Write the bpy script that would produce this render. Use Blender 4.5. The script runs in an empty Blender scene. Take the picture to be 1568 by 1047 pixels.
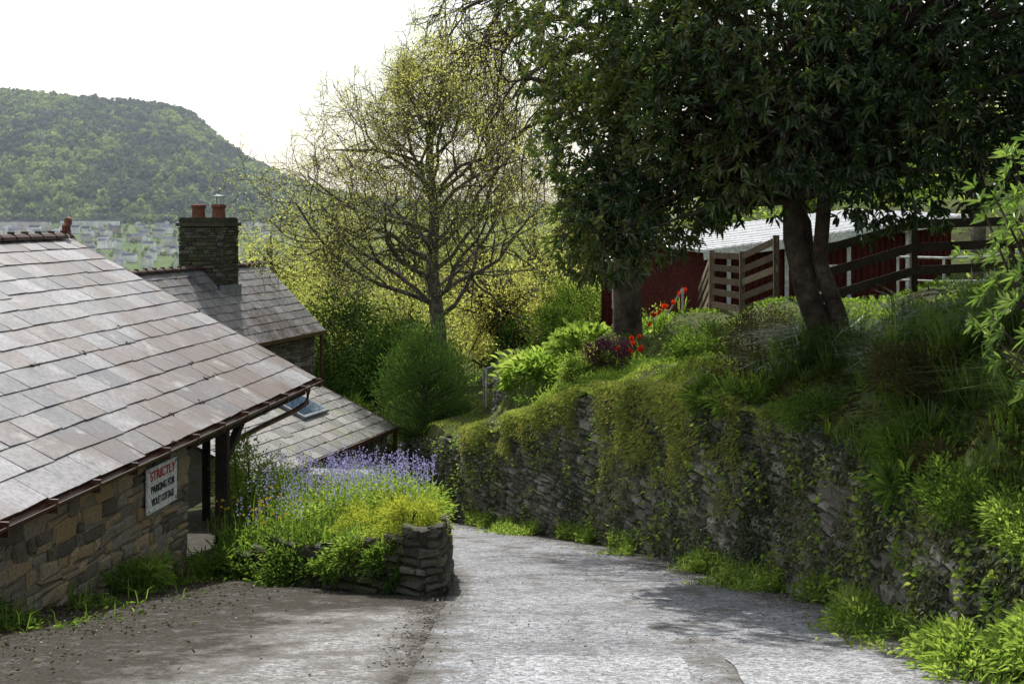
import bpy, math, random
import numpy as np
from mathutils import Vector, Matrix, noise as mnoise
rng=np.random.default_rng(7); random.seed(7)
scene=bpy.context.scene
coll=scene.collection

# ------------------------------------------------------------------ helpers
def link(ob,parent=None):
    coll.objects.link(ob)
    if parent is not None: ob.parent=parent
    return ob
def empty(name):
    e=bpy.data.objects.new(name,None); coll.objects.link(e); return e
def mesh_np(name,V,F,mat,parent=None,rnd=None,smooth=False,extra=None):
    V=np.asarray(V,dtype=np.float32); F=np.asarray(F,dtype=np.int32)
    me=bpy.data.meshes.new(name); k=F.shape[1]; m=F.shape[0]
    me.vertices.add(len(V)); me.vertices.foreach_set('co',V.ravel())
    me.loops.add(m*k); me.loops.foreach_set('vertex_index',F.ravel())
    me.polygons.add(m); me.polygons.foreach_set('loop_start',np.arange(m,dtype=np.int32)*k)
    me.update(calc_edges=True)
    me.polygons.foreach_set('use_smooth',np.full(m,bool(smooth)))
    if rnd is not None:
        a=me.attributes.new('rnd','FLOAT','POINT'); a.data.foreach_set('value',np.asarray(rnd,dtype=np.float32))
    if extra:
        for kx,v in extra.items():
            a=me.attributes.new(kx,'FLOAT','POINT'); a.data.foreach_set('value',np.asarray(v,dtype=np.float32))
    if mat: me.materials.append(mat)
    return link(bpy.data.objects.new(name,me),parent)
def norm(v):
    v=np.asarray(v,float); return v/np.maximum(np.linalg.norm(v,axis=-1,keepdims=True),1e-9)
def nz(P,s=1.0,off=0.0):
    return np.array([mnoise.noise(Vector((p[0]*s+off,p[1]*s+off,p[2]*s+off))) for p in P])

class MB:
    def __init__(s): s.V=[];s.F=[];s.R=[];s.n=0
    def add(s,V,F,r=None):
        V=np.asarray(V,float).reshape(-1,3); F=np.asarray(F,int)
        s.V.append(V); s.F.append(F+s.n); s.n+=len(V)
        s.R.append(np.full(len(V),random.random() if r is None else r))
    def build(s,name,mat,parent=None,smooth=False):
        return mesh_np(name,np.concatenate(s.V),np.concatenate(s.F),mat,parent,np.concatenate(s.R),smooth)
BF=np.array([[0,3,2,1],[4,5,6,7],[0,1,5,4],[1,2,6,5],[2,3,7,6],[3,0,4,7]])
def box(mb,c,ax,ay,az,r=None):
    c=np.array(c,float);ax=np.array(ax,float)/2;ay=np.array(ay,float)/2;az=np.array(az,float)/2
    V=[c-ax-ay-az,c+ax-ay-az,c+ax+ay-az,c-ax+ay-az,c-ax-ay+az,c+ax-ay+az,c+ax+ay+az,c-ax+ay+az]
    mb.add(V,BF,r)
def beam(mb,p,q,w,h,r=None):
    p=np.array(p,float);q=np.array(q,float);d=q-p
    dn=norm(d); up=np.array([0,0,1.0])
    if abs(dn[2])>.95: up=np.array([0,1.0,0])
    s=norm(np.cross(dn,up)); u=np.cross(s,dn)
    box(mb,(p+q)/2,d,s*w,u*h,r)
def tube(mb,P,R,k=6,r=None):
    P=np.asarray(P,float);n=len(P)
    T=np.gradient(P,axis=0);T=norm(T)
    ref=np.array([0.31,0.17,0.93]) if abs(norm(P[-1]-P[0])[2])<.8 else np.array([.95,.2,.1])
    S=norm(np.cross(T,ref));U=np.cross(S,T)
    a=np.linspace(0,2*math.pi,k,endpoint=False)
    R=np.asarray(R,float)
    V=P[:,None,:]+R[:,None,None]*(np.cos(a)[None,:,None]*S[:,None,:]+np.sin(a)[None,:,None]*U[:,None,:])
    i=np.arange(n-1)[:,None]*k;j=np.arange(k)[None,:];j2=(j+1)%k
    F=np.stack([i+j,i+j2,i+k+j2,i+k+j],-1).reshape(-1,4)
    mb.add(V.reshape(-1,3),F,r)

def leaves(P,D,L,W,fold=.25,droop=.0,tint=None,simple=False):
    n=len(P);P=np.asarray(P,float);D=norm(D)
    L=np.broadcast_to(np.asarray(L,float),(n,))[:,None];W=np.broadcast_to(np.asarray(W,float),(n,))[:,None]
    A=norm(rng.normal(size=(n,3))+np.array([0,0,1.0]))
    S=norm(np.cross(D,A));U=np.cross(S,D)
    r=rng.random(n) if tint is None else np.clip(tint,0,1)
    dz=np.zeros((n,3));dz[:,2]=-1
    if simple:
        V=np.stack([P,P+D*L*.5+S*W*.5+U*W*fold,P+D*L+dz*L*droop,P+D*L*.5-S*W*.5+U*W*fold],1)
        F=np.arange(n)[:,None]*4+np.arange(4)[None]
        return V.reshape(-1,3),F,np.repeat(r,4)
    V=np.stack([P,P+D*L*.3+S*W*.42+U*W*fold,P+D*L*.7+S*W*.4+U*W*fold+dz*L*droop*.4,P+D*L+dz*L*droop,
                P+D*L*.7-S*W*.4+U*W*fold+dz*L*droop*.4,P+D*L*.3-S*W*.42+U*W*fold],1)
    b=np.arange(n)[:,None]*6
    F=np.concatenate([b+np.array([[0,1,2,3]]),b+np.array([[0,3,4,5]])])
    return V.reshape(-1,3),F,np.repeat(r,6)
def leafobj(name,parts,mat,parent=None):
    V=[];F=[];R=[];n=0
    for v,f,r in parts:
        V.append(v);F.append(f+n);R.append(r);n+=len(v)
    return mesh_np(name,np.concatenate(V),np.concatenate(F),mat,parent,np.concatenate(R))
def blades(P,h,w,lean=.35,tint=None,ang=None):
    n=len(P);P=np.asarray(P,float)
    h=h*(.5+rng.random(n))[:,None] if np.isscalar(h) else np.asarray(h)[:,None]
    a=rng.random(n)*2*math.pi if ang is None else ang;ld=np.stack([np.cos(a),np.sin(a),np.zeros(n)],1)
    b=a+math.pi/2+rng.normal(size=n)*.5;s=np.stack([np.cos(b),np.sin(b),np.zeros(n)],1)*w*.5
    l=(lean*(.3+rng.random(n)))[:,None]
    m=P+ld*h*l*.35;m[:,2]+=h[:,0]*.6
    t=P+ld*h*l*1.3;t[:,2]+=h[:,0]*(1-.45*l[:,0])
    V=np.stack([P-s,P+s,m+s*.8,m-s*.8,t+s*.15,t-s*.15],1).reshape(-1,3)
    i=np.arange(n)[:,None]*6
    F=np.concatenate([i+np.array([[0,1,2,3]]),i+np.array([[3,2,4,5]])])
    r=rng.random(n) if tint is None else np.clip(tint,0,1)
    return V,F,np.repeat(r,6)
def tufts(C,k,h,w,lean,rad=.05):
    n=len(C);P=np.repeat(C,k,0);a=rng.random(n*k)*6.283
    sc=np.repeat(.6+.8*rng.random(n),k)
    P=P+np.stack([np.cos(a)*rad,np.sin(a)*rad,0*a],1)*rng.random((n*k,1))
    t=np.clip(np.repeat(rng.random(n),k)*.6+rng.random(n*k)*.4,0,1)
    return blades(P,h*sc*(.5+.7*rng.random(n*k)),w,lean,t,a)
def clump_pts(c,r,n,k,sub=.28,shell=.55,zmin=-.5):
    c=np.array(c,float);r=np.array(r,float)
    d=norm(rng.normal(size=(k*3,3)));d=d[d[:,2]>zmin][:k];k=len(d)
    rad=(shell+(1-shell)*rng.random(k))*(.8+.4*rng.random(k))
    C=d*rad[:,None]
    idx=rng.integers(0,k,n)
    q=rng.normal(size=(n,3))*sub*(.6+.8*rng.random(k))[idx][:,None]*.55
    Pn=C[idx]+q
    D=norm(Pn*1.0+norm(q)*.8+rng.normal(size=(n,3))*.45+np.array([0,0,.15]))
    tint=np.clip((rng.random(k)[idx])*.6+rng.random(n)*.4,0,1)
    return c+Pn*r,D,tint

# ------------------------------------------------------------------ materials
def newmat(name):
    m=bpy.data.materials.new(name);m.use_nodes=True
    nt=m.node_tree;nt.nodes.clear()
    return m,nt,nt.nodes,nt.links
def ramp(N,cols,pos=None):
    r=N.new('ShaderNodeValToRGB');e=r.color_ramp.elements
    while len(e)<len(cols): e.new(.5)
    for i,c in enumerate(cols):
        e[i].position=(i/(len(cols)-1) if pos is None else pos[i]);e[i].color=(*c,1)
    return r
def leafmat(name,cols,trans=.4,rough=.45,spec=0,tc=(2.3,2.4,1.0)):
    m,nt,N,L=newmat(name)
    at=N.new('ShaderNodeAttribute');at.attribute_name='rnd'
    r=ramp(N,cols);L.new(at.outputs['Fac'],r.inputs['Fac'])
    if spec>0:
        p=N.new('ShaderNodeBsdfPrincipled');p.inputs['Roughness'].default_value=rough
        p.inputs['Specular IOR Level'].default_value=spec
        L.new(r.outputs['Color'],p.inputs['Base Color'])
    else:
        p=N.new('ShaderNodeBsdfDiffuse');L.new(r.outputs['Color'],p.inputs['Color'])
    o=N.new('ShaderNodeOutputMaterial')
    if trans>0:
        r2=ramp(N,[tuple(min(.85,c[i]*tc[i]) for i in range(3)) for c in cols]);L.new(at.outputs['Fac'],r2.inputs['Fac'])
        t=N.new('ShaderNodeBsdfTranslucent');L.new(r2.outputs['Color'],t.inputs['Color'])
        mx=N.new('ShaderNodeMixShader');mx.inputs[0].default_value=trans
        L.new(p.outputs[0],mx.inputs[1]);L.new(t.outputs[0],mx.inputs[2]);L.new(mx.outputs[0],o.inputs[0])
    else: L.new(p.outputs[0],o.inputs[0])
    return m
def surf(name,cols,scale=3.0,rough=.9,bump=.3,bscale=20,attr=None,mossc=None,moss=.5,spec=.3,detail=4,stain=None,rough2=None,metal=0,aw=.8):
    m,nt,N,L=newmat(name)
    tc=N.new('ShaderNodeTexCoord');o=N.new('ShaderNodeOutputMaterial')
    p=N.new('ShaderNodeBsdfPrincipled');p.inputs['Roughness'].default_value=rough;p.inputs['Specular IOR Level'].default_value=spec
    p.inputs['Metallic'].default_value=metal
    n1=N.new('ShaderNodeTexNoise');n1.inputs['Scale'].default_value=scale;n1.inputs['Detail'].default_value=detail
    L.new(tc.outputs['Object'],n1.inputs['Vector'])
    r=ramp(N,cols)
    if attr:
        at=N.new('ShaderNodeAttribute');at.attribute_name=attr
        ad=N.new('ShaderNodeMath');ad.operation='MULTIPLY_ADD'
        ad.inputs[1].default_value=aw;ad.inputs[2].default_value=-aw*.5
        L.new(n1.outputs['Fac'],ad.inputs[0])
        a2=N.new('ShaderNodeMath');a2.operation='ADD';L.new(ad.outputs[0],a2.inputs[0]);L.new(at.outputs['Fac'],a2.inputs[1])
        L.new(a2.outputs[0],r.inputs['Fac'])
    else:
        mr=N.new('ShaderNodeMapRange');mr.inputs[1].default_value=.3;mr.inputs[2].default_value=.7
        L.new(n1.outputs['Fac'],mr.inputs[0]);L.new(mr.outputs[0],r.inputs['Fac'])
    col=r.outputs['Color']
    n2=N.new('ShaderNodeTexNoise');n2.inputs['Scale'].default_value=bscale;n2.inputs['Detail'].default_value=4
    L.new(tc.outputs['Object'],n2.inputs['Vector'])
    mr2=N.new('ShaderNodeMapRange');mr2.inputs[1].default_value=.3;mr2.inputs[2].default_value=.7;mr2.inputs[3].default_value=.66;mr2.inputs[4].default_value=1.28
    L.new(n2.outputs['Fac'],mr2.inputs[0])
    mu=N.new('ShaderNodeMix');mu.data_type='RGBA';mu.blend_type='MULTIPLY';mu.inputs[0].default_value=1
    L.new(col,mu.inputs[6]);L.new(mr2.outputs[0],mu.inputs[7]);col=mu.outputs[2]
    sts=[(mossc,moss,scale*.45)] if mossc else []
    if stain: sts+=stain if isinstance(stain,list) else [stain]
    for c,th,sc in sts:
        n3=N.new('ShaderNodeTexNoise');n3.inputs['Scale'].default_value=sc;n3.inputs['Detail'].default_value=6;n3.inputs['Roughness'].default_value=.65
        L.new(tc.outputs['Object'],n3.inputs['Vector'])
        m3=N.new('ShaderNodeMapRange');m3.inputs[1].default_value=th;m3.inputs[2].default_value=th+.12;m3.inputs[4].default_value=.85
        L.new(n3.outputs['Fac'],m3.inputs[0])
        mx=N.new('ShaderNodeMix');mx.data_type='RGBA';L.new(m3.outputs[0],mx.inputs[0]);L.new(col,mx.inputs[6]);mx.inputs[7].default_value=(*c,1);col=mx.outputs[2]
    L.new(col,p.inputs['Base Color'])
    if rough2 is not None:
        m4=N.new('ShaderNodeMapRange');m4.inputs[1].default_value=.35;m4.inputs[2].default_value=.65;m4.inputs[3].default_value=rough;m4.inputs[4].default_value=rough2
        L.new(n1.outputs['Fac'],m4.inputs[0]);L.new(m4.outputs[0],p.inputs['Roughness'])
    if bump>0:
        b=N.new('ShaderNodeBump');b.inputs['Strength'].default_value=bump;b.inputs['Distance'].default_value=.02
        L.new(n2.outputs['Fac'],b.inputs['Height']);L.new(b.outputs[0],p.inputs['Normal'])
    L.new(p.outputs[0],o.inputs[0])
    return m

M_laurel=leafmat('laurel_leaf',[(.016,.032,.014),(.028,.055,.02),(.05,.085,.026),(.11,.13,.035)],.25,.28,.6)
M_laurel_lt=leafmat('rhododendron_leaf',[(.07,.12,.04),(.12,.19,.06),(.2,.27,.09)],.35,.33,.5)
M_young=leafmat('young_leaf',[(.21,.21,.10),(.29,.28,.14),(.37,.35,.19)],.6)
M_wood_leaf=leafmat('spring_leaf',[(.11,.12,.06),(.19,.20,.10),(.28,.28,.145),(.37,.36,.19)],.55)
M_green=leafmat('shrub_leaf',[(.045,.08,.025),(.08,.13,.035),(.125,.185,.05),(.19,.25,.08)],.45)
M_conif=leafmat('cypress_leaf',[(.055,.10,.035),(.10,.17,.06),(.16,.24,.09)],.45)
M_bright=leafmat('bright_leaf',[(.09,.14,.04),(.14,.21,.06),(.21,.27,.09),(.30,.34,.15)],.5)
M_yel=leafmat('euphorbia_leaf',[(.16,.19,.04),(.26,.28,.06),(.36,.36,.09)],.5,tc=(2,2.1,.9))
M_dark=leafmat('dark_leaf',[(.018,.034,.014),(.03,.06,.022),(.06,.09,.03)],.25)
M_ivy=leafmat('ivy_leaf',[(.03,.042,.022),(.055,.075,.036),(.10,.115,.062),(.2,.2,.13)],.3,.4,.65)
M_moss=leafmat('moss_leaf',[(.11,.13,.05),(.18,.20,.075),(.28,.28,.12)],.4)
M_grass=leafmat('grass_blade',[(.07,.12,.03),(.13,.19,.05),(.2,.27,.08)],.5)
M_turf=leafmat('turf_blade',[(.15,.19,.05),(.22,.27,.08),(.31,.35,.13)],.5)
M_irisl=leafmat('iris_blade',[(.03,.06,.018),(.06,.10,.03),(.10,.15,.04),(.15,.19,.06)],.4,.35,.5)
M_bluebell=leafmat('bluebell_flower',[(.32,.29,.52),(.42,.38,.64),(.56,.53,.76)],.35,tc=(1,1,1.1))
M_yflower=leafmat('yellow_flower',[(.6,.45,.02),(.75,.6,.04)],.3,tc=(1,1,1))
M_rflower=leafmat('red_tulip_flower',[(.6,.03,.01),(.75,.10,.02)],.4,tc=(1.2,1,1))
M_purple=leafmat('purple_shrub_leaf',[(.05,.015,.035),(.09,.03,.055),(.14,.06,.09)],.3,tc=(1.2,.9,1))
M_brown=leafmat('brown_leaf',[(.05,.045,.02),(.10,.08,.035),(.15,.13,.055)],.3,tc=(1,1.1,1))
M_spike=leafmat('laurel_flower_spike',[(.16,.12,.05),(.28,.21,.1)],.3,tc=(1,1,1))
M_bark=surf('bark_grey',[(.05,.045,.034),(.12,.105,.08),(.22,.19,.15)],6,.9,.6,30)
M_barkb=surf('bark_brown',[(.03,.02,.015),(.07,.052,.038),(.12,.095,.07)],5,.9,.8,22)
M_twig=surf('twig',[(.06,.055,.03),(.12,.11,.055)],3,.9,0,30)
M_stone=surf('sandstone_rubble',[(.12,.10,.075),(.19,.16,.115),(.26,.225,.165),(.36,.25,.12),(.24,.22,.19),(.42,.31,.17)],9,.93,.6,35,attr='rnd',mossc=(.08,.09,.04),moss=.64,aw=.35)
M_stone2=surf('dark_rubble',[(.09,.082,.065),(.15,.138,.11),(.22,.205,.165),(.33,.31,.26)],9,.93,.6,35,attr='rnd',mossc=(.09,.105,.04),moss=.54,aw=.4)
M_stone3=surf('darkest_rubble',[(.045,.04,.03),(.075,.068,.052),(.11,.10,.08),(.16,.15,.12)],9,.93,.6,35,attr='rnd',mossc=(.08,.095,.035),moss=.5,aw=.4)  # darkest of the rubble tones, used for chimney stack and bed wall
M_mortar=surf('mortar',[(.18,.15,.11),(.28,.24,.18)],5,.95,.6,30)
M_soilwall=surf('wall_core',[(.03,.027,.02),(.07,.065,.045)],5,.95,.6,30)
M_slate=surf('slate',[(.12,.118,.125),(.19,.18,.18),(.27,.258,.26),(.16,.13,.115),(.32,.31,.31)],2.5,.40,.12,18,attr='rnd',stain=[((.13,.09,.068),.49,.33),((.36,.345,.32),.58,2.3),((.065,.055,.045),.61,4)],rough2=.55,spec=.45,aw=.4)
M_slate2=surf('slate_mossy',[(.15,.14,.125),(.22,.21,.19),(.31,.29,.26)],2.5,.5,.25,18,attr='rnd',mossc=(.22,.21,.10),moss=.56,spec=.4)
M_deck=surf('roof_deck',[(.012,.011,.010),(.03,.027,.025)],4,.95,.2,20)
M_rmoss=surf('roof_moss',[(.035,.033,.018),(.08,.07,.04)],9,.95,.5,30)
M_terra=surf('terracotta',[(.14,.055,.035),(.24,.10,.06)],7,.85,.3,30)
M_gutter=surf('brown_gutter',[(.07,.032,.022),(.13,.06,.042)],3,.35,.05,30,spec=.5)
M_wood=surf('weathered_wood',[(.10,.075,.05),(.18,.13,.09),(.26,.2,.14)],4,.85,.4,26,attr='rnd')
M_woodd=surf('dark_timber',[(.03,.023,.018),(.065,.048,.035)],4,.85,.4,26)
M_white=surf('white_paint',[(.7,.7,.68),(.82,.82,.8)],2,.5,.05,20)
M_roofw=surf('pale_roof_sheet',[(.45,.45,.46),(.62,.62,.62)],1.5,.55,.1,12)
M_red=surf('red_cladding',[(.06,.016,.013),(.095,.022,.018)],1.5,.85,.1,12,spec=.1)
M_lead=surf('lead_flashing',[(.18,.2,.23),(.28,.3,.33)],3,.45,.1,20)
M_glass,_nt,_N,_L=newmat('rooflight_glass')
_p=_N.new('ShaderNodeBsdfPrincipled');_p.inputs['Base Color'].default_value=(.03,.06,.10,1);_p.inputs['Roughness'].default_value=.05;_p.inputs['Specular IOR Level'].default_value=.9
_o=_N.new('ShaderNodeOutputMaterial');_L.new(_p.outputs[0],_o.inputs[0])
M_signred=surf('sign_red_paint',[(.55,.03,.03),(.6,.04,.04)],3,.6,0,10)
M_signblk=surf('sign_black_paint',[(.02,.02,.02),(.03,.03,.03)],3,.6,0,10)
M_ground=surf('meadow_ground',[(.10,.15,.07),(.14,.18,.09),(.16,.16,.11)],.02,1,0,.5,spec=0)
M_bank=surf('bank_soil_turf',[(.055,.045,.025),(.07,.085,.028),(.12,.155,.04)],1.3,.95,.8,14,spec=.1)
M_soil=surf('garden_soil',[(.04,.033,.02),(.06,.075,.025)],2,.95,.8,14,spec=.1)
M_hillt=leafmat('hill_trees',[(.09,.095,.11),(.10,.13,.10),(.15,.20,.10),(.30,.34,.14)],.35,1,.0,tc=(1.3,1.35,1.0))  # stops lifted toward blue-grey: part of the distance haze sits in the colour
M_twall=surf('town_render',[(.45,.36,.32),(.78,.77,.75),(.85,.85,.84)],.01,1,0,.1,attr='rnd',spec=0)
M_troof=surf('town_roof',[(.08,.09,.12),(.14,.15,.19),(.26,.27,.32)],.01,1,0,.1,attr='rnd',spec=0)
M_gravel=surf('gravel_stone',[(.14,.13,.115),(.22,.205,.185),(.36,.34,.31)],9,.9,0,30,attr='rnd')

def roadmat(name,cols,dirt_shade=.56):
    m,nt,N,L=newmat(name)
    tc=N.new('ShaderNodeTexCoord');o=N.new('ShaderNodeOutputMaterial')
    p=N.new('ShaderNodeBsdfPrincipled');p.inputs['Roughness'].default_value=.92;p.inputs['Specular IOR Level'].default_value=.15
    def noi(s,d=5,rg=.6):
        n=N.new('ShaderNodeTexNoise');n.inputs['Scale'].default_value=s;n.inputs['Detail'].default_value=d;n.inputs['Roughness'].default_value=rg
        L.new(tc.outputs['Object'],n.inputs['Vector']);return n.outputs['Fac']
    def mr(x,a,b,c,d):
        q=N.new('ShaderNodeMapRange');q.inputs[1].default_value=a;q.inputs[2].default_value=b;q.inputs[3].default_value=c;q.inputs[4].default_value=d;L.new(x,q.inputs[0]);return q.outputs[0]
    r=ramp(N,cols);L.new(mr(noi(.9),.3,.7,0,1),r.inputs['Fac'])
    v=N.new('ShaderNodeTexVoronoi');v.inputs['Scale'].default_value=34;L.new(tc.outputs['Object'],v.inputs['Vector'])
    sp=N.new('ShaderNodeSeparateColor');L.new(v.outputs['Color'],sp.inputs[0])
    mu=N.new('ShaderNodeMix');mu.data_type='RGBA';mu.blend_type='MULTIPLY';mu.inputs[0].default_value=1
    L.new(r.outputs['Color'],mu.inputs[6]);L.new(mr(sp.outputs[0],0,1,.45,1.35),mu.inputs[7]);col=mu.outputs[2]
    def mixc(f,c):
        nonlocal col
        x=N.new('ShaderNodeMix');x.data_type='RGBA';L.new(f,x.inputs[0]);L.new(col,x.inputs[6]);x.inputs[7].default_value=(*c,1);col=x.outputs[2]
    def mul(a,b):
        x=N.new('ShaderNodeMath');x.operation='MULTIPLY';L.new(a,x.inputs[0]);L.new(b,x.inputs[1]);return x.outputs[0]
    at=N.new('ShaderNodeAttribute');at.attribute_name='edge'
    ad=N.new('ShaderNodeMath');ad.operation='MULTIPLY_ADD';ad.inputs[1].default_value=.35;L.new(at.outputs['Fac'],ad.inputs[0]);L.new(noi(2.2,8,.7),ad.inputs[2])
    mixc(mr(ad.outputs[0],dirt_shade,dirt_shade+.14,0,.8),(.13,.118,.10))
    mixc(mr(ad.outputs[0],dirt_shade+.16,dirt_shade+.3,0,.94),(.04,.034,.023))  # second, darker mix; on the driveway it also paints shade by the garage
    mixc(mr(noi(5,8,.78),.53,.62,0,.6),(.16,.155,.15))
    mixc(mr(noi(17,4,.7),.58,.65,0,.7),(.11,.105,.10))
    w=N.new('ShaderNodeTexVoronoi');w.feature='DISTANCE_TO_EDGE';w.inputs['Scale'].default_value=1.1
    wn=N.new('ShaderNodeTexNoise');wn.inputs['Scale'].default_value=2.5;wn.inputs['Detail'].default_value=5;L.new(tc.outputs['Object'],wn.inputs['Vector'])
    va=N.new('ShaderNodeVectorMath');va.operation='MULTIPLY_ADD';va.inputs[1].default_value=(1.3,1.3,1.3);L.new(wn.outputs['Color'],va.inputs[0]);L.new(tc.outputs['Object'],va.inputs[2])
    L.new(va.outputs[0],w.inputs['Vector'])
    mixc(mul(mr(w.outputs['Distance'],0,.014,.85,0),mr(noi(.5),.44,.52,0,1)),(.07,.06,.05))
    L.new(col,p.inputs['Base Color'])
    b=N.new('ShaderNodeBump');b.inputs['Strength'].default_value=.9;b.inputs['Distance'].default_value=.02
    h=N.new('ShaderNodeMath');h.operation='ADD';L.new(v.outputs['Distance'],h.inputs[0]);L.new(noi(12,6),h.inputs[1])
    L.new(h.outputs[0],b.inputs['Height']);L.new(b.outputs[0],p.inputs['Normal']);L.new(p.outputs[0],o.inputs[0])
    return m
M_road=roadmat('worn_asphalt',[(.23,.23,.24),(.32,.32,.33),(.40,.40,.415)])
M_drive=roadmat('driveway_surface',[(.20,.19,.18),(.29,.28,.27),(.38,.37,.36)],dirt_shade=.48)
M_patch=roadmat('asphalt_patch',[(.36,.36,.37),(.44,.44,.45)],dirt_shade=.66)

# ------------------------------------------------------------------ terrain
yt=[-50,0,35,60,100,250,900,1100,1800,1900]
zt=[7.65,-1.6,-8.075,-13.0,-20,-30,-46,-46,-12,-6]
sx=np.array([-3000,-1300,-1000,-808,-700,-630,-579,-515,-451,-362,-235,0,600,3000],float)
sz=np.array([262,254,240,222,213,198,150,103,75,42,22,10,20,100],float)
def H(x,y):
    x=np.asarray(x,float);y=np.asarray(y,float)
    z=np.interp(y,yt,zt)
    far=np.clip((y-1850)/650,0,1); sk=np.interp(x*2500/np.maximum(y,1500),sx,sz)
    f=far**.8
    z=z+(sk+6)*f
    z=z-np.clip((y-2600)/2500,0,1)*(sk+6)*.9
    z=z+np.clip(x-60,0,400)*.2*np.clip((y-20)/60,0,1)*np.clip((1500-y)/600,0,1)
    return z
ys=np.concatenate([np.linspace(-30,60,61),np.geomspace(63,1800,50),np.linspace(1830,2700,50),np.linspace(2800,7000,12)])
xs=np.concatenate([-np.geomspace(2400,45,60),np.linspace(-40,40,41),np.geomspace(45,2400,50)])
X,Y=np.meshgrid(xs,ys);Z=H(X,Y)
far=np.clip((Y-1850)/400,0,1)
Z+=far*12*nz(np.stack([X.ravel(),Y.ravel(),0*X.ravel()],1),.004).reshape(X.shape)
def gridF(ny,nx):
    i=np.arange(ny-1)[:,None]*nx;j=np.arange(nx-1)[None]
    return np.stack([i+j,i+j+1,i+nx+j+1,i+nx+j],-1).reshape(-1,4)
mesh_np('ground',np.stack([X,Y,Z-.03*(Y<60)],-1).reshape(-1,3),gridF(*X.shape),M_ground,smooth=True)

WY=np.array([0,6,8.9,11.1,12.9,14.8,16.7,19.9,22.8,25.6,29.7,33,36,42,60,120.])
WX=np.array([3.9,3.7,3.56,3.49,3.41,3.14,2.69,2.19,1.35,.21,-1.42,-2.76,-3.3,-4.5,-9,-20.])
WT=np.array([-1.2,-2.0,-2.5,-2.62,-2.42,-2.42,-2.47,-2.75,-3.14,-4.05,-5.12,-5.9,-6.4,-7.6,-12,-21])
CP=[(WX[i]+.1,WY[i],WT[i]) for i in range(len(WX))]
CP+=[(3.5,10,-2.55),(3.45,12,-2.5),(2.5,18.2,-2.6),(1.8,21.4,-2.95),(.8,24.2,-3.55),(-.6,27.6,-4.6)]
CP+=[(4.2,17,-1.8),(3.0,20,-2.2),(2.4,21.5,-2.5),(2.33,26,-2.4),(1.5,25,-2.9),(1,29,-3.4),(.6,32,-3.8),(.6,38,-4.0),(-.9,31.5,-5.05),(-1.1,35,-5.0),(-1.6,39,-5.2),
 (3.9,25,-1.9),(4.1,33,-2.8),(5,22,-1.5),(7.5,20,-1.1),(8,26,-1.8),(10,34,-1.6),(14,30,-.6),(4.6,13.5,-1.45),(4.3,11,-1.75),(5.4,13,-.9),(6,11,-.6),(5.0,9,-1.3),(4.6,7,-1.4),
 (8,8,0),(9,14,-.1),(12,20,.3),(12,10,1.5),(6,17,-1.2),(8,17,-.9),(16,45,.6),(20,60,3),(34,60,7),(30,40,4),(6,50,-3),(0,50,-6),(-4,50,-9),(10,60,-1),(30,90,7),(60,90,14),(60,40,12),(50,20,10),(30,15,6),(0,80,-12),(8,45,-2),(20,30,1.2)]
CP=np.array(CP)
def B(x,y):
    x=np.asarray(x,float);y=np.asarray(y,float);sh=x.shape
    x=x.ravel();y=y.ravel()
    d2=(x[:,None]-CP[None,:,0])**2+(y[:,None]-CP[None,:,1])**2+.05
    w=d2**-1.9
    return ((w*CP[None,:,2]).sum(1)/w.sum(1)).reshape(sh)
def xw(y): return np.interp(y,WY,WX)
def wt(y): return np.interp(y,WY,WT)
by=np.concatenate([np.linspace(0,45,181),np.geomspace(46,115,40)])
bw=np.concatenate([np.linspace(.12,10,70),np.geomspace(10.5,75,30)])
WW,YY=np.meshgrid(bw,by);XX=xw(YY)+WW;ZZ=B(XX,YY)
ZZ[:,0]=np.minimum(wt(YY[:,0])+.05,ZZ[:,0]+.3)
ZZ+=.10*nz(np.stack([XX.ravel(),YY.ravel(),0*XX.ravel()],1),1.3).reshape(XX.shape)
mesh_np('hillside_bank',np.stack([XX,YY,ZZ],-1).reshape(-1,3),gridF(*XX.shape),M_bank,smooth=True)
ks=np.linspace(0,1,10);yy=np.linspace(0,36,150)
K,YW=np.meshgrid(ks,yy)
zb=H(0*YW,YW)-.3;ztp=wt(YW)+.05
XWf=xw(YW)+.06+K*.12;ZWf=zb+(ztp-zb)*K
retw=empty('stone_retaining_wall')
mesh_np('wall_core',np.stack([XWf,YW,ZWf],-1).reshape(-1,3),gridF(*K.shape),M_soilwall,retw,smooth=True)

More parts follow.
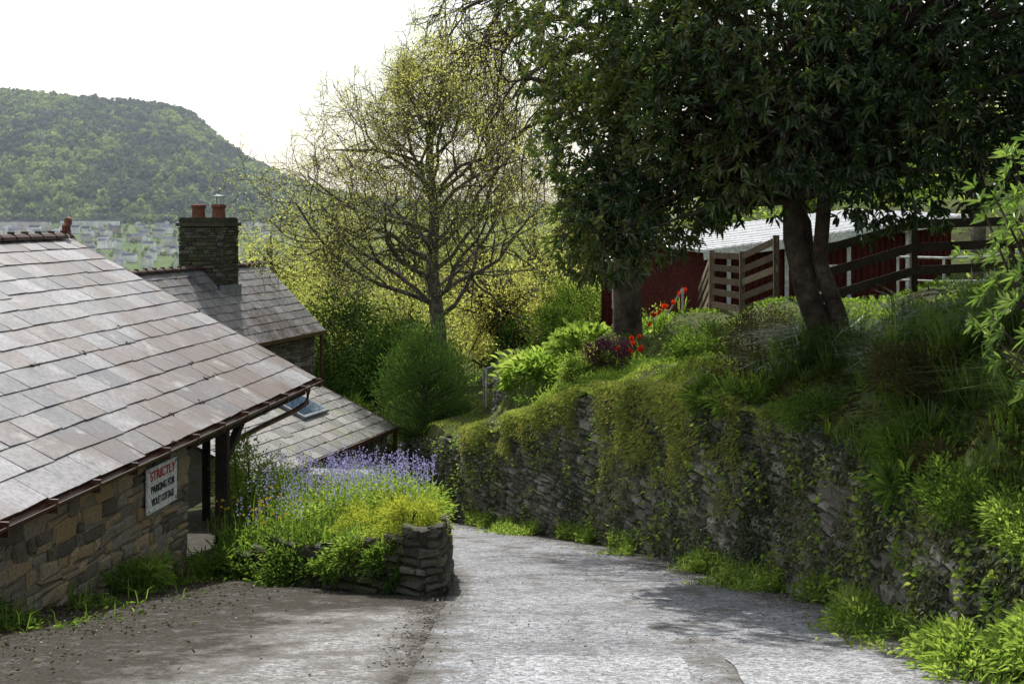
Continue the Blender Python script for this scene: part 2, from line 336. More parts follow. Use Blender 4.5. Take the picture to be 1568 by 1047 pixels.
def stones(mb,pts,zb,zt,side,ch=.13,wd=.32,proud=.05,batter=.06,jit=.35):
    pts=np.array(pts,float);seg=np.linalg.norm(np.diff(pts,axis=0),axis=1);S=np.concatenate([[0],np.cumsum(seg)])
    z=min(zb)-.1
    def wave(s,z): return .035*jit/.35*mnoise.noise(Vector((s*.9,z*1.5,ch*7)))
    while z<max(zt):
        h=ch*(.6+.9*random.random());s=-random.random()*wd
        while s<S[-1]:
            w=wd*(.35+1.3*random.random()**1.3)
            a=min(max(s,0),S[-1]);b=min(s+w,S[-1]);m=(a+b)/2
            if b-a>.06:
                zb_=np.interp(m,S,zb);zt_=np.interp(m,S,zt)
                if z+h>zb_-.05 and z+h*.6<zt_:
                    i=min(max(np.searchsorted(S,m)-1,0),len(seg)-1);d=(pts[i+1]-pts[i])/seg[i]
                    n=np.array([d[1],-d[0]])*side
                    def pt(ss,zz,out):
                        x=np.interp(ss,S,pts[:,0]);y=np.interp(ss,S,pts[:,1])
                        o=out-batter*(zz-zb_)
                        return [x+n[0]*o,y+n[1]*o,zz+wave(ss,zz)]
                    g=.007;j=lambda q,k=.12:q+(random.random()-.5)*jit*k
                    parts=[(z,z+h)] if (h<ch*.95 or random.random()<.6) else [(z,z+h*.45),(z+h*.45,z+h)]
                    for za_,zb2_ in parts:
                        z0,z1=za_+g,zb2_-g;hh=z1-z0
                        p_=proud*(.3+random.random()*1.1);ins=min(.03,hh*.22)
                        kx=min(.2,(b-a)*.5);kz=min(.12,hh*.8)
                        ca=[(j(a+g,kx),j(z0,kz)),(j(b-g,kx),j(z0,kz)),(j(b-g,kx),j(z1,kz)),(j(a+g,kx),j(z1,kz))]
                        ci=[(ca[0][0]+ins,ca[0][1]+ins),(ca[1][0]-ins,ca[1][1]+ins),(ca[2][0]-ins,ca[2][1]-ins),(ca[3][0]+ins,ca[3][1]-ins)]
                        V=[pt(u,v,-.05) for u,v in ca]+[pt(u,v,p_*.5) for u,v in ca]+[pt(u,v,p_*(.85+.4*random.random())) for u,v in ci]
                        F=[[0,1,5,4],[1,2,6,5],[2,3,7,6],[3,0,4,7],[4,5,9,8],[5,6,10,9],[6,7,11,10],[7,4,8,11],[8,9,10,11]]
                        mb.add(V,F)
            s+=w
        z+=h
sy=np.linspace(3,36,100)
mb=MB();stones(mb,np.stack([xw(sy)+.06,sy],1),H(0*sy,sy)-.05,wt(sy)+.02,-1,ch=.13,wd=.30,proud=.09,batter=.05)
mb.build('rubble_stones',M_stone2,retw)

# ------------------------------------------------------------------ road & driveway
LY=np.array([-20,14.1,17,20,24,27.5,33,40,60]);LX=np.array([-.75,-.72,-.8,-1.6,-3.0,-4.0,-3.2,-6.5,-12.])
ry=np.linspace(-20,45,400);rs=np.linspace(0,1,40)
RS,RY=np.meshgrid(rs,ry);lx=np.interp(RY,LY,LX);rx=xw(np.clip(RY,0,60))+.1
RX=lx+(rx-lx)*RS
bmp=.012*nz(np.stack([RX.ravel(),RY.ravel(),0*RX.ravel()],1),.9).reshape(RX.shape)
mid=rx*.52+lx*.48
edge=np.clip(1-(rx-RX)/1.0,0,1)*1.1+.75*np.clip(1-(RX-lx)/.4,0,1)+.38*np.exp(-((RX-mid)/.3)**2)+.24*np.exp(-((RX-mid-.75)/.12)**2)+.2*np.exp(-((RX-mid+.9)/.12)**2)
mesh_np('road',np.stack([RX,RY,H(RX,RY)+.012+bmp],-1).reshape(-1,3),gridF(*RX.shape),M_road,smooth=True,extra={'edge':edge.ravel()})
dy=np.linspace(-20,26,280);ds=np.linspace(0,1,60);DS,DY=np.meshgrid(ds,dy)
DX=-14+(np.interp(DY,LY,LX)+.02+14)*DS
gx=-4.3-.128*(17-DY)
drive_dirt_shade=np.clip(1.4-(DX-gx)/2.6,0,1.4)*1.6+.8*np.clip(1-(-.72-DX)/.4,0,1)+1.2*np.exp(-((DY-13.9)/.7)**2)*(DX<-.8)  # garage shade painted beside the wall, plus dirt; darker band before the bed
bm2=.02*nz(np.stack([DX.ravel(),DY.ravel(),0*DX.ravel()],1),1.3).reshape(DX.shape)
mesh_np('driveway',np.stack([DX,DY,H(DX,DY)+.004+bm2-.01*(1-DS)],-1).reshape(-1,3),gridF(*DX.shape),M_drive,smooth=True,extra={'edge':drive_dirt_shade.ravel()})
def patch(name,x0,x1,y0,y1):
    a=np.linspace(0,1,14);A,Bq=np.meshgrid(a,a)
    PX=x0+(x1-x0)*A+.03*np.sin(Bq*9);PY=y0+(y1-y0)*Bq+.05*np.sin(A*7)
    mesh_np(name,np.stack([PX,PY,H(PX,PY)+.024],-1).reshape(-1,3),gridF(*A.shape),M_patch,smooth=True,extra={'edge':0*A.ravel()})
patch('road_repair_patch',-.15,1.28,7.5,9.95);patch('road_repair_patch',1.62,2.72,7.5,9.85)
mb=MB()
def pebble(x,y,s,zo=0.01):
    a=random.random()*6.3
    ax=np.array([math.cos(a),math.sin(a),random.uniform(-.3,.3)])*s*random.uniform(.8,1.5);ay=np.array([-math.sin(a),math.cos(a),random.uniform(-.3,.3)])*s;az=np.array([random.uniform(-.5,.5)*s,0,s*.7])
    box(mb,(x,y,float(H(x,y))+zo+s*.15),ax,ay,az)
for i in range(3400):
    t=random.random();s=random.choice([.007,.009,.011,.015])
    if t<.10: y=random.uniform(9.5,14.0);x=-.85+random.gauss(0,.14)
    elif t<.7: y=random.uniform(8,28);x=float(xw(y))-.15-abs(random.gauss(0,.35))
    elif t<.82: y=random.uniform(8.5,16);x=-4.3-.128*(17-y)+.2+abs(random.gauss(0,1.2))
    else: y=random.uniform(8.5,22);x=random.uniform(-.5,2.5);s*=.8
    pebble(x,y,s,.014)
mb.build('loose_gravel',M_gravel)

# ------------------------------------------------------------------ buildings
def slateroof(parent,A,Bp,perp,w,rise,rows,colw,mat,nm='slates',back=True,mossn=0):
    A=np.array(A,float);Bp=np.array(Bp,float);L=np.linalg.norm(Bp-A);d=(Bp-A)/L
    up=np.array([perp[0]*w,perp[1]*w,rise],float);sl=np.linalg.norm(up);u=up/sl
    n=np.cross(d,u);n=n if n[2]>0 else -n
    mb=MB();mm=MB();rh=sl/rows
    for i in range(rows):
        s=-(colw*.5 if i%2 else 0)
        while s<L:
            a=max(s,0)+.006;b=min(s+colw,L)-.006;s+=colw
            if b-a<.04: continue
            lo=i*rh-(.05 if i==0 else 0)+random.gauss(0,.006);hi=(i+1)*rh+.05 if i<rows-1 else sl
            slip=-.05-random.random()*.05 if random.random()<.015 else 0
            lo+=slip
            t0=.017+random.random()*.006;t1=.004;tw=random.gauss(0,.0028);sk=random.gauss(0,.005)
            V=[]
            for th in (0,.008):
                for q,v,t in ((a,lo-sk,t0+tw),(b,lo+sk,t0-tw),(b,hi,t1),(a,hi,t1)):
                    V.append(A+d*q+u*v+n*(t+th))
            mb.add(V,BF)
            if random.random()<mossn:
                c=A+d*(a+random.random()*(b-a))+u*(lo+.01)+n*.022
                for _ in range(5):
                    e=random.uniform(.012,.03);box(mm,c+d*random.gauss(0,.06)+u*random.gauss(0,.015),d*e*1.5,u*e,n*.02)
    mb.build(nm,mat,parent)
    if mm.n: mm.build(nm+'_moss',M_rmoss,parent)
    mb=MB();R0=A+up;R1=Bp+up
    def slab(a,b,c,e,th=.06):
        V=[a-n*th,b-n*th,c-n*th,e-n*th,a,b,c,e];mb.add(V,BF)
    slab(A,Bp,R1,R0)
    if back:
        dn=np.array([perp[0]*w,perp[1]*w,-rise])
        V=[R0-[0,0,.06],R1-[0,0,.06],R1+dn-[0,0,.06],R0+dn-[0,0,.06],R0+[0,0,.01],R1+[0,0,.01],R1+dn+[0,0,.01],R0+dn+[0,0,.01]];mb.add(V,BF)
    mb.build(nm+'_deck',M_deck,parent)
    return R0,R1,d,n,u
def ridge(parent,R0,R1,mat,step=.45,r=.11,gap=.02):
    mb=MB();L=np.linalg.norm(R1-R0);d=(R1-R0)/L;s=0
    side=norm(np.cross(d,[0,0,1]))
    while s<L-.05:
        e=min(s+step-gap,L);k=7
        V=[]
        for q,rr in ((s,r),(e,r*.93)):
            for i in range(k):
                a=math.pi*i/(k-1);V.append(R0+d*q+side*math.cos(a)*rr*1.15+np.array([0,0,math.sin(a)*rr+.0]))
        F=[[i,i+1,k+i+1,k+i] for i in range(k-1)]
        mb.add(V,F)
        c=R0+d*s+np.array([0,0,r*.95]);box(mb,c,d*.05,side*.1,[0,0,.07]);s+=step
    mb.build('ridge_tiles',mat,parent)
def wallbox(parent,p,q,zb,zt,th,mat,nm):
    mb=MB();p=np.array([*p,0.]);q=np.array([*q,0.]);d=norm(q-p);s=np.array([-d[1],d[0],0])*th
    V=[p+[0,0,zb],q+[0,0,zb],q+s+[0,0,zb],p+s+[0,0,zb],p+[0,0,zt],q+[0,0,zt],q+s+[0,0,zt],p+s+[0,0,zt]]
    mb.add(V,BF);mb.build(nm,mat,parent)
g=empty('stone_garage')
d1=norm(np.array([.128,1]));pp=np.array([-d1[1],d1[0]])
E1=np.array([-3.44,22.2,-2.8]);A1=E1-np.array([d1[0],d1[1],0])*20
R0,R1,dd,nn,uu=slateroof(g,A1,E1,pp,4.48,2.4,13,.58,M_slate,mossn=.10)
M_ridge=surf('ridge_tile_clay',[(.06,.035,.028),(.11,.07,.055)],5,.8,.2,30)
ridge(g,R0,R1,M_ridge)
fb=MB();c=R1+np.array([0,-.12,.1]);tube(fb,[c+[0,0,0],c+[.0,-.02,.12],c+[0,.05,.22],c+[0,.14,.24],c+[0,.17,.17],c+[0,.11,.13]],[.09,.075,.06,.05,.045,.03],8)
fb.build('ridge_finial',M_terra,g)
mb=MB();off=np.array([.06,0,-.05])
gp0=A1+off;gp1=E1+off+np.array([d1[0],d1[1],0])*.05
side=np.array([d1[1],-d1[0],0]);k=8
V=[]
for q in (gp0,gp1):
    for rr in (.065,.055):
        for i in range(k): a=math.pi*i/(k-1);V.append(q+side*(math.cos(a)*rr+.03)+np.array([0,0,-math.sin(a)*rr]))
F=[[i,i+1,2*k+i+1,2*k+i] for i in range(k-1)]+[[k+i,k+i+1,3*k+i+1,3*k+i] for i in range(k-1)]+[[k-1,2*k-1,4*k-1,3*k-1],[0,k,3*k,2*k]]
mb.add(V,F)
beam(mb,A1+[-.02,0,-.09],E1+[-.02,0,-.09],.03,.15)
s=0
while s<20:
    c=A1+np.array([d1[0],d1[1],0])*s;box(mb,c+side*.07+np.array([0,0,-.08]),side*.16,[0,.03,0],[0,0,.14]);s+=.95
beam(mb,E1+[0,0.03,-.06],R1+[0,0.03,-.06],.03,.14)
q=E1+np.array([-.05,-.9,0]);tube(mb,[q+[.1,0,-.1],q+[.08,0,-.3],q+[-.1,-.1,-.42],q+[-.5,-.9,-.55],q+[-.8,-2.4,-.62]],[.045]*5,8)
mb.build('gutter_and_fascia',M_gutter,g)
def gw(y,o=0): return np.array([-4.32-.128*(17-y)+o,y])
ga,gb=gw(3),gw(17.0)
wallbox(g,ga+[-.006,0],gb+[-.006,0],-6,-2.75,.4,M_mortar,'mortar_wall')
wallbox(g,gb+[-.04,-.3],gb+[-7.4,.9-.3],-6.3,-2.75,.35,M_mortar,'end_wall')
wallbox(g,gb+[-7.4,-13],gb+[-7.4,5],-6.3,-2.75,.35,M_mortar,'rear_wall')
mb=MB();yy=np.linspace(3,17,40);pts=np.array([gw(y) for y in yy]);stones(mb,pts,H(0*yy,yy)-.15,0*yy-2.84,1,ch=.17,wd=.34,proud=.03,batter=0,jit=.75)
stones(mb,np.array([gb+[-.0,.02],gb+[-.45,.08]]),[-5.1,-5.1],[-2.84,-2.84],1,ch=.2,wd=.4,proud=.03,batter=0)
mb.build('rubble_masonry',M_stone,g)
mb=MB()
p=gw(18.2,.05);zg=float(H(p[0],p[1]));beam(mb,[p[0],p[1],zg],[p[0],p[1],-2.9],.17,.17)
beam(mb,[p[0],p[1],-3.55],[p[0]+.1,p[1]+.85,-3.02],.1,.1)
beam(mb,[p[0]-.35,p[1]+.5,zg+.5],[p[0]-.35,p[1]+.5,-2.9],.1,.1)
p=gw(16.9,.02);q=gw(22.1,.02);beam(mb,[*p,-2.98],[*q,-2.98],.15,.2)
for y in (18.2,20,21.9):
    p=gw(y);beam(mb,[p[0]+.25,p[1],-2.93],[p[0]-4.3,p[1]+.55,-.65],.08,.12)
    beam(mb,[p[0],p[1],-3.0],[p[0]-7,p[1]+.9,-3.0],.1,.15)
p=gw(21.9,-3.4);beam(mb,[p[0],p[1]+.4,-6],[p[0],p[1]+.4,-3],.17,.17)
mb.build('timber_frame',M_woodd,g)
sg=empty('parking_sign')
c=np.array([*gw(16.0,.07),-3.36]);d3=np.array([d1[0],d1[1],0]);s3=np.array([d1[1],-d1[0],0])
mb=MB();box(mb,c,d3*.92,s3*.025,[0,0,.55]);mb.build('board',M_white,sg)
mb=MB()
for sx_ in(-.42,.42):
    for sz_ in(-.24,.24): box(mb,c+d3*sx_+s3*.016+np.array([0,0,sz_]),d3*.03,s3*.01,[0,0,.03])
mb.build('screws',M_lead,sg)
def text(t,dz,size,mat,sxx,nm):
    cu=bpy.data.curves.new(nm,'FONT');cu.body=t;cu.size=size;cu.align_x='CENTER';cu.align_y='CENTER';cu.extrude=.002;cu.offset=.002
    cu.materials.append(mat);ob=bpy.data.objects.new(nm,cu);link(ob,sg)
    m=Matrix((( d3[0]*sxx,0,s3[0],0),(d3[1]*sxx,0,s3[1],0),(0,1,0,0),(0,0,0,1)))
    pos=c+s3*.018+np.array([0,0,dz]);m[0][3],m[1][3],m[2][3]=pos;ob.matrix_world=m
text('STRICTLY',.165,.165,M_signred,1.1,'lettering_strictly')
text('PARKING FOR',.0,.13,M_signblk,.88,'lettering_parking')
text('VIOLET COTTAGE',-.155,.125,M_signblk,.68,'lettering_cottage')

h=empty('stone_cottage')
d2=norm(np.array([.3,1]));p2=np.array([-d2[1],d2[0]])
E2=np.array([-5.88,40,-3.53]);A2=E2-np.array([d2[0],d2[1],0])*10.5
R0c,R1c,dc,nc,uc=slateroof(h,A2,E2,p2,2.06,2.0,10,.42,M_slate,mossn=.03)
ridge(h,R0c,R1c,M_ridge,.42,.1)
fb=MB();c=R1c+np.array([0,0,.08]);tube(fb,[c,c+[.02,0,.1],c+[-.03,0,.16]],[.06,.05,.02],7);fb.build('finial',M_terra,h)
we=E2+np.array([p2[0],p2[1],0])*.25-np.array([d2[0],d2[1],0])*.2;wa=A2+np.array([p2[0],p2[1],0])*.25
wallbox(h,wa[:2],we[:2],-11,-3.5,.4,M_mortar,'side_wall')
mb=MB();yy=np.linspace(0,1,20)[:,None];pts=wa[:2]+(we-wa)[:2]*yy
stones(mb,pts+np.array([d2[1],-d2[0]])*.03,[-9.5]*20,[-3.55]*20,1,ch=.16,wd=.4,proud=.03,batter=0);mb.build('masonry',M_stone2,h)
mb=MB();q=we[:2]+p2*3.6;tt=we[:2]+p2*1.8
V=[[we[0],we[1],-11],[q[0],q[1],-11],[q[0],q[1],-3.6],[we[0],we[1],-3.6],[tt[0],tt[1],-1.6],[tt[0],tt[1],-1.6]]
mb.add(V,[[0,1,2,3],[3,2,4,5]])
V2=[[v[0]-d2[0]*10,v[1]-d2[1]*10,v[2]] for v in V];mb.add(V2,[[0,1,2,3],[3,2,4,5]])
mb.build('gable_walls',M_stone2,h)
mb=MB();beam(mb,E2+[.05,0,-.08],A2+[.05,0,-.08],.12,.12);p=E2+[-.05,-.25,0];tube(mb,[p+[0,0,-.1],p+[0,0,-5.5]],[.05,.05],8)
mb.build('gutter_and_downpipe',M_gutter,h)
cc=np.array([-8.84,37.3,0]);mb=MB();dx=np.array([d2[0],d2[1],0]);px_=np.array([p2[0],p2[1],0])
W1,W2=.85,1.45
mbm=MB();box(mbm,cc+[0,0,-1.2],dx*(W1-.06),px_*(W2-.06),[0,0,2.3]);mbm.build('chimney_core',M_soilwall,h)
cs=[cc[:2]+dx[:2]*a*W1/2+px_[:2]*b*W2/2 for a,b in((-1,1),(-1,-1),(1,-1),(1,1),(-1,1))]
for i in range(4):
    stones(mb,np.array([cs[i],cs[i+1]]),[-2.5]*2,[-.30]*2,1,ch=.1,wd=.26,proud=.03,batter=0,jit=.15)
for z0,z1,e in((-.30,-.2,.07),(-.2,-.08,.0)):
    box(mb,cc+[0,0,(z0+z1)/2],dx*(W1+e*2),px_*(W2+e*2),[0,0,z1-z0-.004])
mb.build('chimney_stack',M_stone3,h)
mb=MB()
for o in(-.33,.33):
    b=cc+px_*o+np.array([0,0,-.1])
    zz=[0,.04,.1,.32,.34,.42,.44];rr=[.22,.22,.195,.185,.22,.22,.17]
    tube(mb,[b+[0,0,z] for z in zz],rr,14)
mb.build('chimney_pots',M_terra,h,smooth=False)
mb=MB();b=cc-px_*.33+np.array([0,0,.32])
for a in range(4):
    o=np.array([math.cos(a*1.57+.6)*.15,math.sin(a*1.57+.6)*.15,0]);tube(mb,[b+o,b+o+[0,0,.24]],[.012,.012],5)
tube(mb,[b+[0,0,.24],b+[0,0,.26],b+[0,0,.29]],[.2,.2,.03],12)
mb.build('chimney_cowl',M_lead,h)
mb=MB();fl=cc-px_*(W2/2)+np.array([0,0,-1.52-.66]);box(mb,fl+[0,-.0,-.02],dx*(W1+.16),-px_*.14,[0,0,.42]);mb.build('lead_flashing',M_lead,h)

o3=empty('stone_outbuilding')
d4=norm(np.array([.32,1]));p4=np.array([-d4[1],d4[0]])
E3=np.array([-3.01,33,-5.42]);A3=E3-np.array([d4[0],d4[1],0])*7.2
Ra,Rb,da,na,ua=slateroof(o3,A3,E3,p4,2.4,1.06,8,.42,M_slate2,mossn=.2)
ridge(o3,Ra,Rb,M_ridge,.42,.08)
we=E3+np.array([p4[0],p4[1],0])*.2-np.array([d4[0],d4[1],0])*.15;wa=A3+np.array([p4[0],p4[1],0])*.2
wallbox(o3,wa[:2],we[:2],-9,-5.45,.35,M_mortar,'side_wall')
mb=MB();yy=np.linspace(0,1,20)[:,None];pts=wa[:2]+(we-wa)[:2]*yy
stones(mb,pts+np.array([d4[1],-d4[0]])*.03,[-8]*20,[-5.46]*20,1,ch=.13,wd=.3,proud=.03,batter=0);mb.build('masonry',M_stone2,o3)
mb=MB();q=we[:2]+p4*4.3;tt=we[:2]+p4*2.15
for s_ in(0,6.8):
    V=[[we[0],we[1],-9],[q[0],q[1],-9],[q[0],q[1],-5.5],[we[0],we[1],-5.5],[tt[0],tt[1],-4.5],[tt[0],tt[1],-4.5]]
    V=[[v[0]-d4[0]*s_,v[1]-d4[1]*s_,v[2]] for v in V];mb.add(V,[[0,1,2,3],[3,2,4,5]])
mb.build('gable_walls',M_stone2,o3)
mb=MB();beam(mb,E3+[.05,.05,-.06],A3+[.05,0,-.06],.12,.1);p=E3+[.0,-.02,0];tube(mb,[p+[0,0,-.05],p+[0,0,-2.4]],[.055,.055],8)
beam(mb,E3+[0,.03,-.03],Rb+[0,.03,-.03],.03,.12);mb.build('gutter_and_downpipe',M_gutter,o3)
mb=MB();rc=A3+da*5.0+ua*1.7+na*.07
box(mb,rc,da*1.3,ua*.85,na*.07);mb.build('rooflight_frame',M_lead,o3)
mb=MB();box(mb,rc+na*.041,da*1.1,ua*.66,na*.012);mb.build('rooflight_glass',M_glass,o3)
yc=empty('garden_canopy');mb=MB();box(mb,(-3.2,24.2,-4.85),[1.2,.15,-.06],[-.1,.6,0],[.0,0,.03]);mb.build('top_board',M_lead,yc)
mb=MB()
for x_,y_ in((-3.65,23.95),(-2.8,24.0),(-3.65,24.35),(-2.8,24.4)): beam(mb,(x_,y_,float(H(x_,y_))),(x_,y_,-4.9),.06,.06)
mb.build('legs',M_woodd,yc)

bn=empty('red_barn')
a=np.array([4.15,27.5]);b=np.array([10.6,31.0]);dv=norm(b-a);pv=np.array([-dv[1],dv[0]])
def P3(v,z): return np.array([v[0],v[1],z])
mb=MB();za,zb2=-.80,-.06
c1=a+pv*3.4;c2=b+pv*3.4
mb.add([P3(a,-3),P3(b,-3),P3(c2,-3),P3(c1,-3),P3(a,za),P3(b,zb2),P3(c2,zb2+.12),P3(c1,za+.12)],BF)
for i in range(40):
    t=i/39;q=a+(b-a)*t-pv*.012;zt_=za+(zb2-za)*t;box(mb,P3(q,(-3+zt_)/2),P3(dv*.05,0),P3(pv*.03,0),[0,0,zt_+3-.02])
mb.build('red_walls',M_red,bn)
mb=MB();ov=.35
A_=P3(a-dv*.3-pv*ov,za);B_=P3(b+dv*.3-pv*ov,zb2+.02);C_=P3(c2+dv*.3+pv*.2,zb2+.17);D_=P3(c1-dv*.3+pv*.2,za+.15)
for i in range(34):
    t0=i/34;t1=(i+.55)/34;t2=(i+1)/34
    for u0,u1,hh in((t0,t1,.04),(t1,t2,.0)):
        V=[A_+(B_-A_)*u0,A_+(B_-A_)*u1,D_+(C_-D_)*u1,D_+(C_-D_)*u0];V=[v+[0,0,.02] for v in V]+[v+[0,0,.05+hh] for v in V];mb.add(V,BF)
mb.build('sheet_roof',M_roofw,bn)
mb=MB();beam(mb,A_+[0,-.02,-.03],B_+[0,-.02,-.03],.03,.2)
for t in(.08,.3,.55,.8):
    q=a+(b-a)*t-pv*.06;zt_=za+(zb2-za)*t;beam(mb,P3(q,-2.6),P3(q,zt_-.1),.09,.05)
q=a+(b-a)*.42-pv*.05;box(mb,P3(q,-1.15),P3(dv*1.2,0),P3(pv*.06,0),[0,0,.08]);box(mb,P3(q,-1.75),P3(dv*1.2,0),P3(pv*.06,0),[0,0,.08])
mb.build('white_trim',M_white,bn)
s2=empty('red_shed');a=np.array([2.4,34.0]);b=np.array([5.9,33.2]);dv=norm(b-a);pv=np.array([-dv[1],dv[0]])
mb=MB();c1=a+pv*3;c2=b+pv*3
mb.add([P3(a,-4),P3(b,-4),P3(c2,-4),P3(c1,-4),P3(a,-1.25),P3(b,-1.0),P3(c2,-.7),P3(c1,-.95)],BF)
for i in range(24):
    q=a+(b-a)*i/23-pv*.012;box(mb,P3(q,-2.6),P3(dv*.05,0),P3(pv*.03,0),[0,0,2.6])
mb.build('red_walls',M_red,s2)
mb=MB();A_=P3(a-dv*.2-pv*.3,-1.26);B_=P3(b+dv*.2-pv*.3,-1.0);mb.add([A_,B_,P3(c2,-.69),P3(c1,-.94),A_+[0,0,.06],B_+[0,0,.06],P3(c2,-.62),P3(c1,-.87)],BF);mb.build('sheet_roof',M_roofw,s2)
mb=MB()
for t in(.36,.98): q=a+(b-a)*t-pv*.06;beam(mb,P3(q,-4),P3(q,-1.2),.1,.05)
q=a+(b-a)*.2-pv*.04;box(mb,P3(q,-2.0),P3(dv*.9,0),P3(pv*.05,0),[0,0,.9]);mb.build('white_trim',M_white,s2)
mb=MB();box(mb,P3(q-pv*.03,-2.0),P3(dv*.75,0),P3(pv*.02,0),[0,0,.75]);mb.build('window_glass',M_glass,s2)

def fence(name,pts,hts,rails,mat,rw=.12,post=.1):
    e=empty(name);mb=MB()
    for i,(x,y) in enumerate(pts):
        z=float(B(x,y));beam(mb,(x,y,z-.2),(x+random.gauss(0,.015),y,z+hts[i]+.08),post,post)
        if i:
            x0,y0=pts[i-1];z0=float(B(x0,y0))
            for r_ in rails:
                beam(mb,(x0,y0-.07,z0+hts[i-1]*r_+random.gauss(0,.01)),(x,y-.07,z+hts[i]*r_+random.gauss(0,.01)),.03,rw)
    mb.build('posts_and_rails',mat,e)
fence('wooden_fence',[(4.3,33),(4.1,29),(3.95,25.4),(4.35,24.2),(4.75,23)],[1.1,1.1,1.15,1.2,1.2],[.15,.36,.57,.78,.98],M_wood)
fence('wooden_fence',[(4.9,20.8),(6.4,20.4),(7.8,20),(9.4,19.6)],[1.2,1.15,1.05,1.05],[.3,.62,.95],M_woodd,rw=.14)
def rail(name,pts,h_):
    e=empty(name);mb=MB();top=[]
    for x,y in pts:
        z=float(B(x,y));tube(mb,[(x,y,z-.1),(x,y,z+h_)],[.025,.025],7);top.append((x,y,z+h_))
    tube(mb,top,[.025]*len(top),7);tube(mb,[(p[0],p[1],p[2]-h_*.45) for p in top],[.02]*len(top),7);mb.build('rails',M_roofw,e)
rail('metal_handrail',[(2.9,29.5),(3.5,28.6),(3.6,27)],.95)
rail('metal_handrail',[(7.6,25.2),(8.3,24.6),(9.0,24.2),(9.7,24)],1.0)
rail('metal_handrail',[(-.75,33.5),(-.65,32.4),(-.3,35)],.95)
up_=empty('utility_pole');mb=MB();tube(mb,[(9.1,25,-2),(9.12,25,1),(9.12,25,6.5)],[.15,.14,.11],10);beam(mb,(8.5,25,5.9),(9.7,25,5.9),.1,.1);mb.build('pole',M_bark,up_)

tw=empty('garden_tier_wall');pts=np.array([(-.25,36),(-.35,33),(-.42,30.2),(.1,28.9),(.9,27.8)])
mb=MB();stones(mb,pts[::-1],[-4.2,-4.7,-5.1,-5.1,-5.1],[-3.4,-3.6,-3.85,-3.75,-3.75],-1,ch=.13,wd=.3,proud=.06,batter=.03)
mb.build('rubble_stones',M_stone2,tw)
mb=MB();ptr=pts[::-1]
for i in range(4):
    p,q=ptr[i],ptr[i+1];dq=norm(q-p);s_=np.array([dq[1],-dq[0]])*.45
    mb.add([P3(p,-5.6),P3(q,-5.6),P3(q+s_,-5.6),P3(p+s_,-5.6),P3(p,-3.8),P3(q,-3.8),P3(q+s_,-3.7),P3(p+s_,-3.7)],BF)
mb.build('core',M_soilwall,tw)

# ------------------------------------------------------------------ garden bed
gbw=empty('raised_bed_wall')
BP=np.array([(-4.0,17.2),(-3.6,16.4),(-2.2,15.2),(-1.0,14.2),(-.76,14.3),(-.72,14.7),(-.82,17),(-1.6,20),(-3.0,24),(-4.0,27.5)])
bh=np.array([.25,.35,.55,.76,.82,.82,.72,.7,.6,.6])
bz=H(BP[:,0],BP[:,1])
mb=MB();stones(mb,BP,bz-.05,bz+bh,1,ch=.13,wd=.34,proud=.05,batter=.07,jit=.55);mb.build('rubble_stones',M_stone3,gbw)
mb=MB()
for i in range(len(BP)-1):
    p,q=BP[i],BP[i+1];dq=norm(q-p);s_=np.array([-dq[1],dq[0]])*.15;e_=s_*.25
    p=p+e_;q=q+e_
    mb.add([P3(p,bz[i]-.2),P3(q,bz[i+1]-.2),P3(q+s_,bz[i+1]-.2),P3(p+s_,bz[i]-.2),P3(p,bz[i]+bh[i]-.05),P3(q,bz[i+1]+bh[i+1]-.05),P3(q+s_,bz[i+1]+bh[i+1]-.05),P3(p+s_,bz[i]+bh[i]-.05)],BF)
mb.build('core',M_soilwall,gbw)
poly=np.concatenate([BP,[(-5.4,27.5),(-5.2,19)]])
def inside(x,y,pl):
    c=np.zeros(x.shape,bool);n=len(pl)
    for i in range(n):
        x0,y0=pl[i];x1,y1=pl[(i+1)%n]
        k=((y0>y)!=(y1>y))&(x<(x1-x0)*(y-y0)/((y1-y0)+1e-12)+x0);c^=k
    return c
gx_=np.arange(-5.6,-.5,.1);gy_=np.arange(14,28,.1);GX,GY=np.meshgrid(gx_,gy_)
def bedz(x,y): return H(x,y)+.62+.1*np.sin(x*1.7+y)+.15*np.clip((y-16)/4,0,1)-.25*np.clip((-x-2.2)/1.2,0,1)*np.clip((18-y)/1.5,0,1)
ins=inside(GX,GY,poly)
F=gridF(*GX.shape);ok=ins.ravel()[F].all(1)
mesh_np('garden_bed',np.stack([GX,GY,bedz(GX,GY)],-1).reshape(-1,3),F[ok],M_soil,smooth=True)
def bedpts(n,x0,x1,y0,y1,thr=None,sc=1.5):
    x=rng.uniform(x0,x1,n);y=rng.uniform(y0,y1,n);k=inside(x,y,poly);x,y=x[k],y[k]
    if thr is not None:
        k=nz(np.stack([x,y,0*x],1),sc,3)>thr;x,y=x[k],y[k]
    return np.stack([x,y,bedz(x,y)],1)

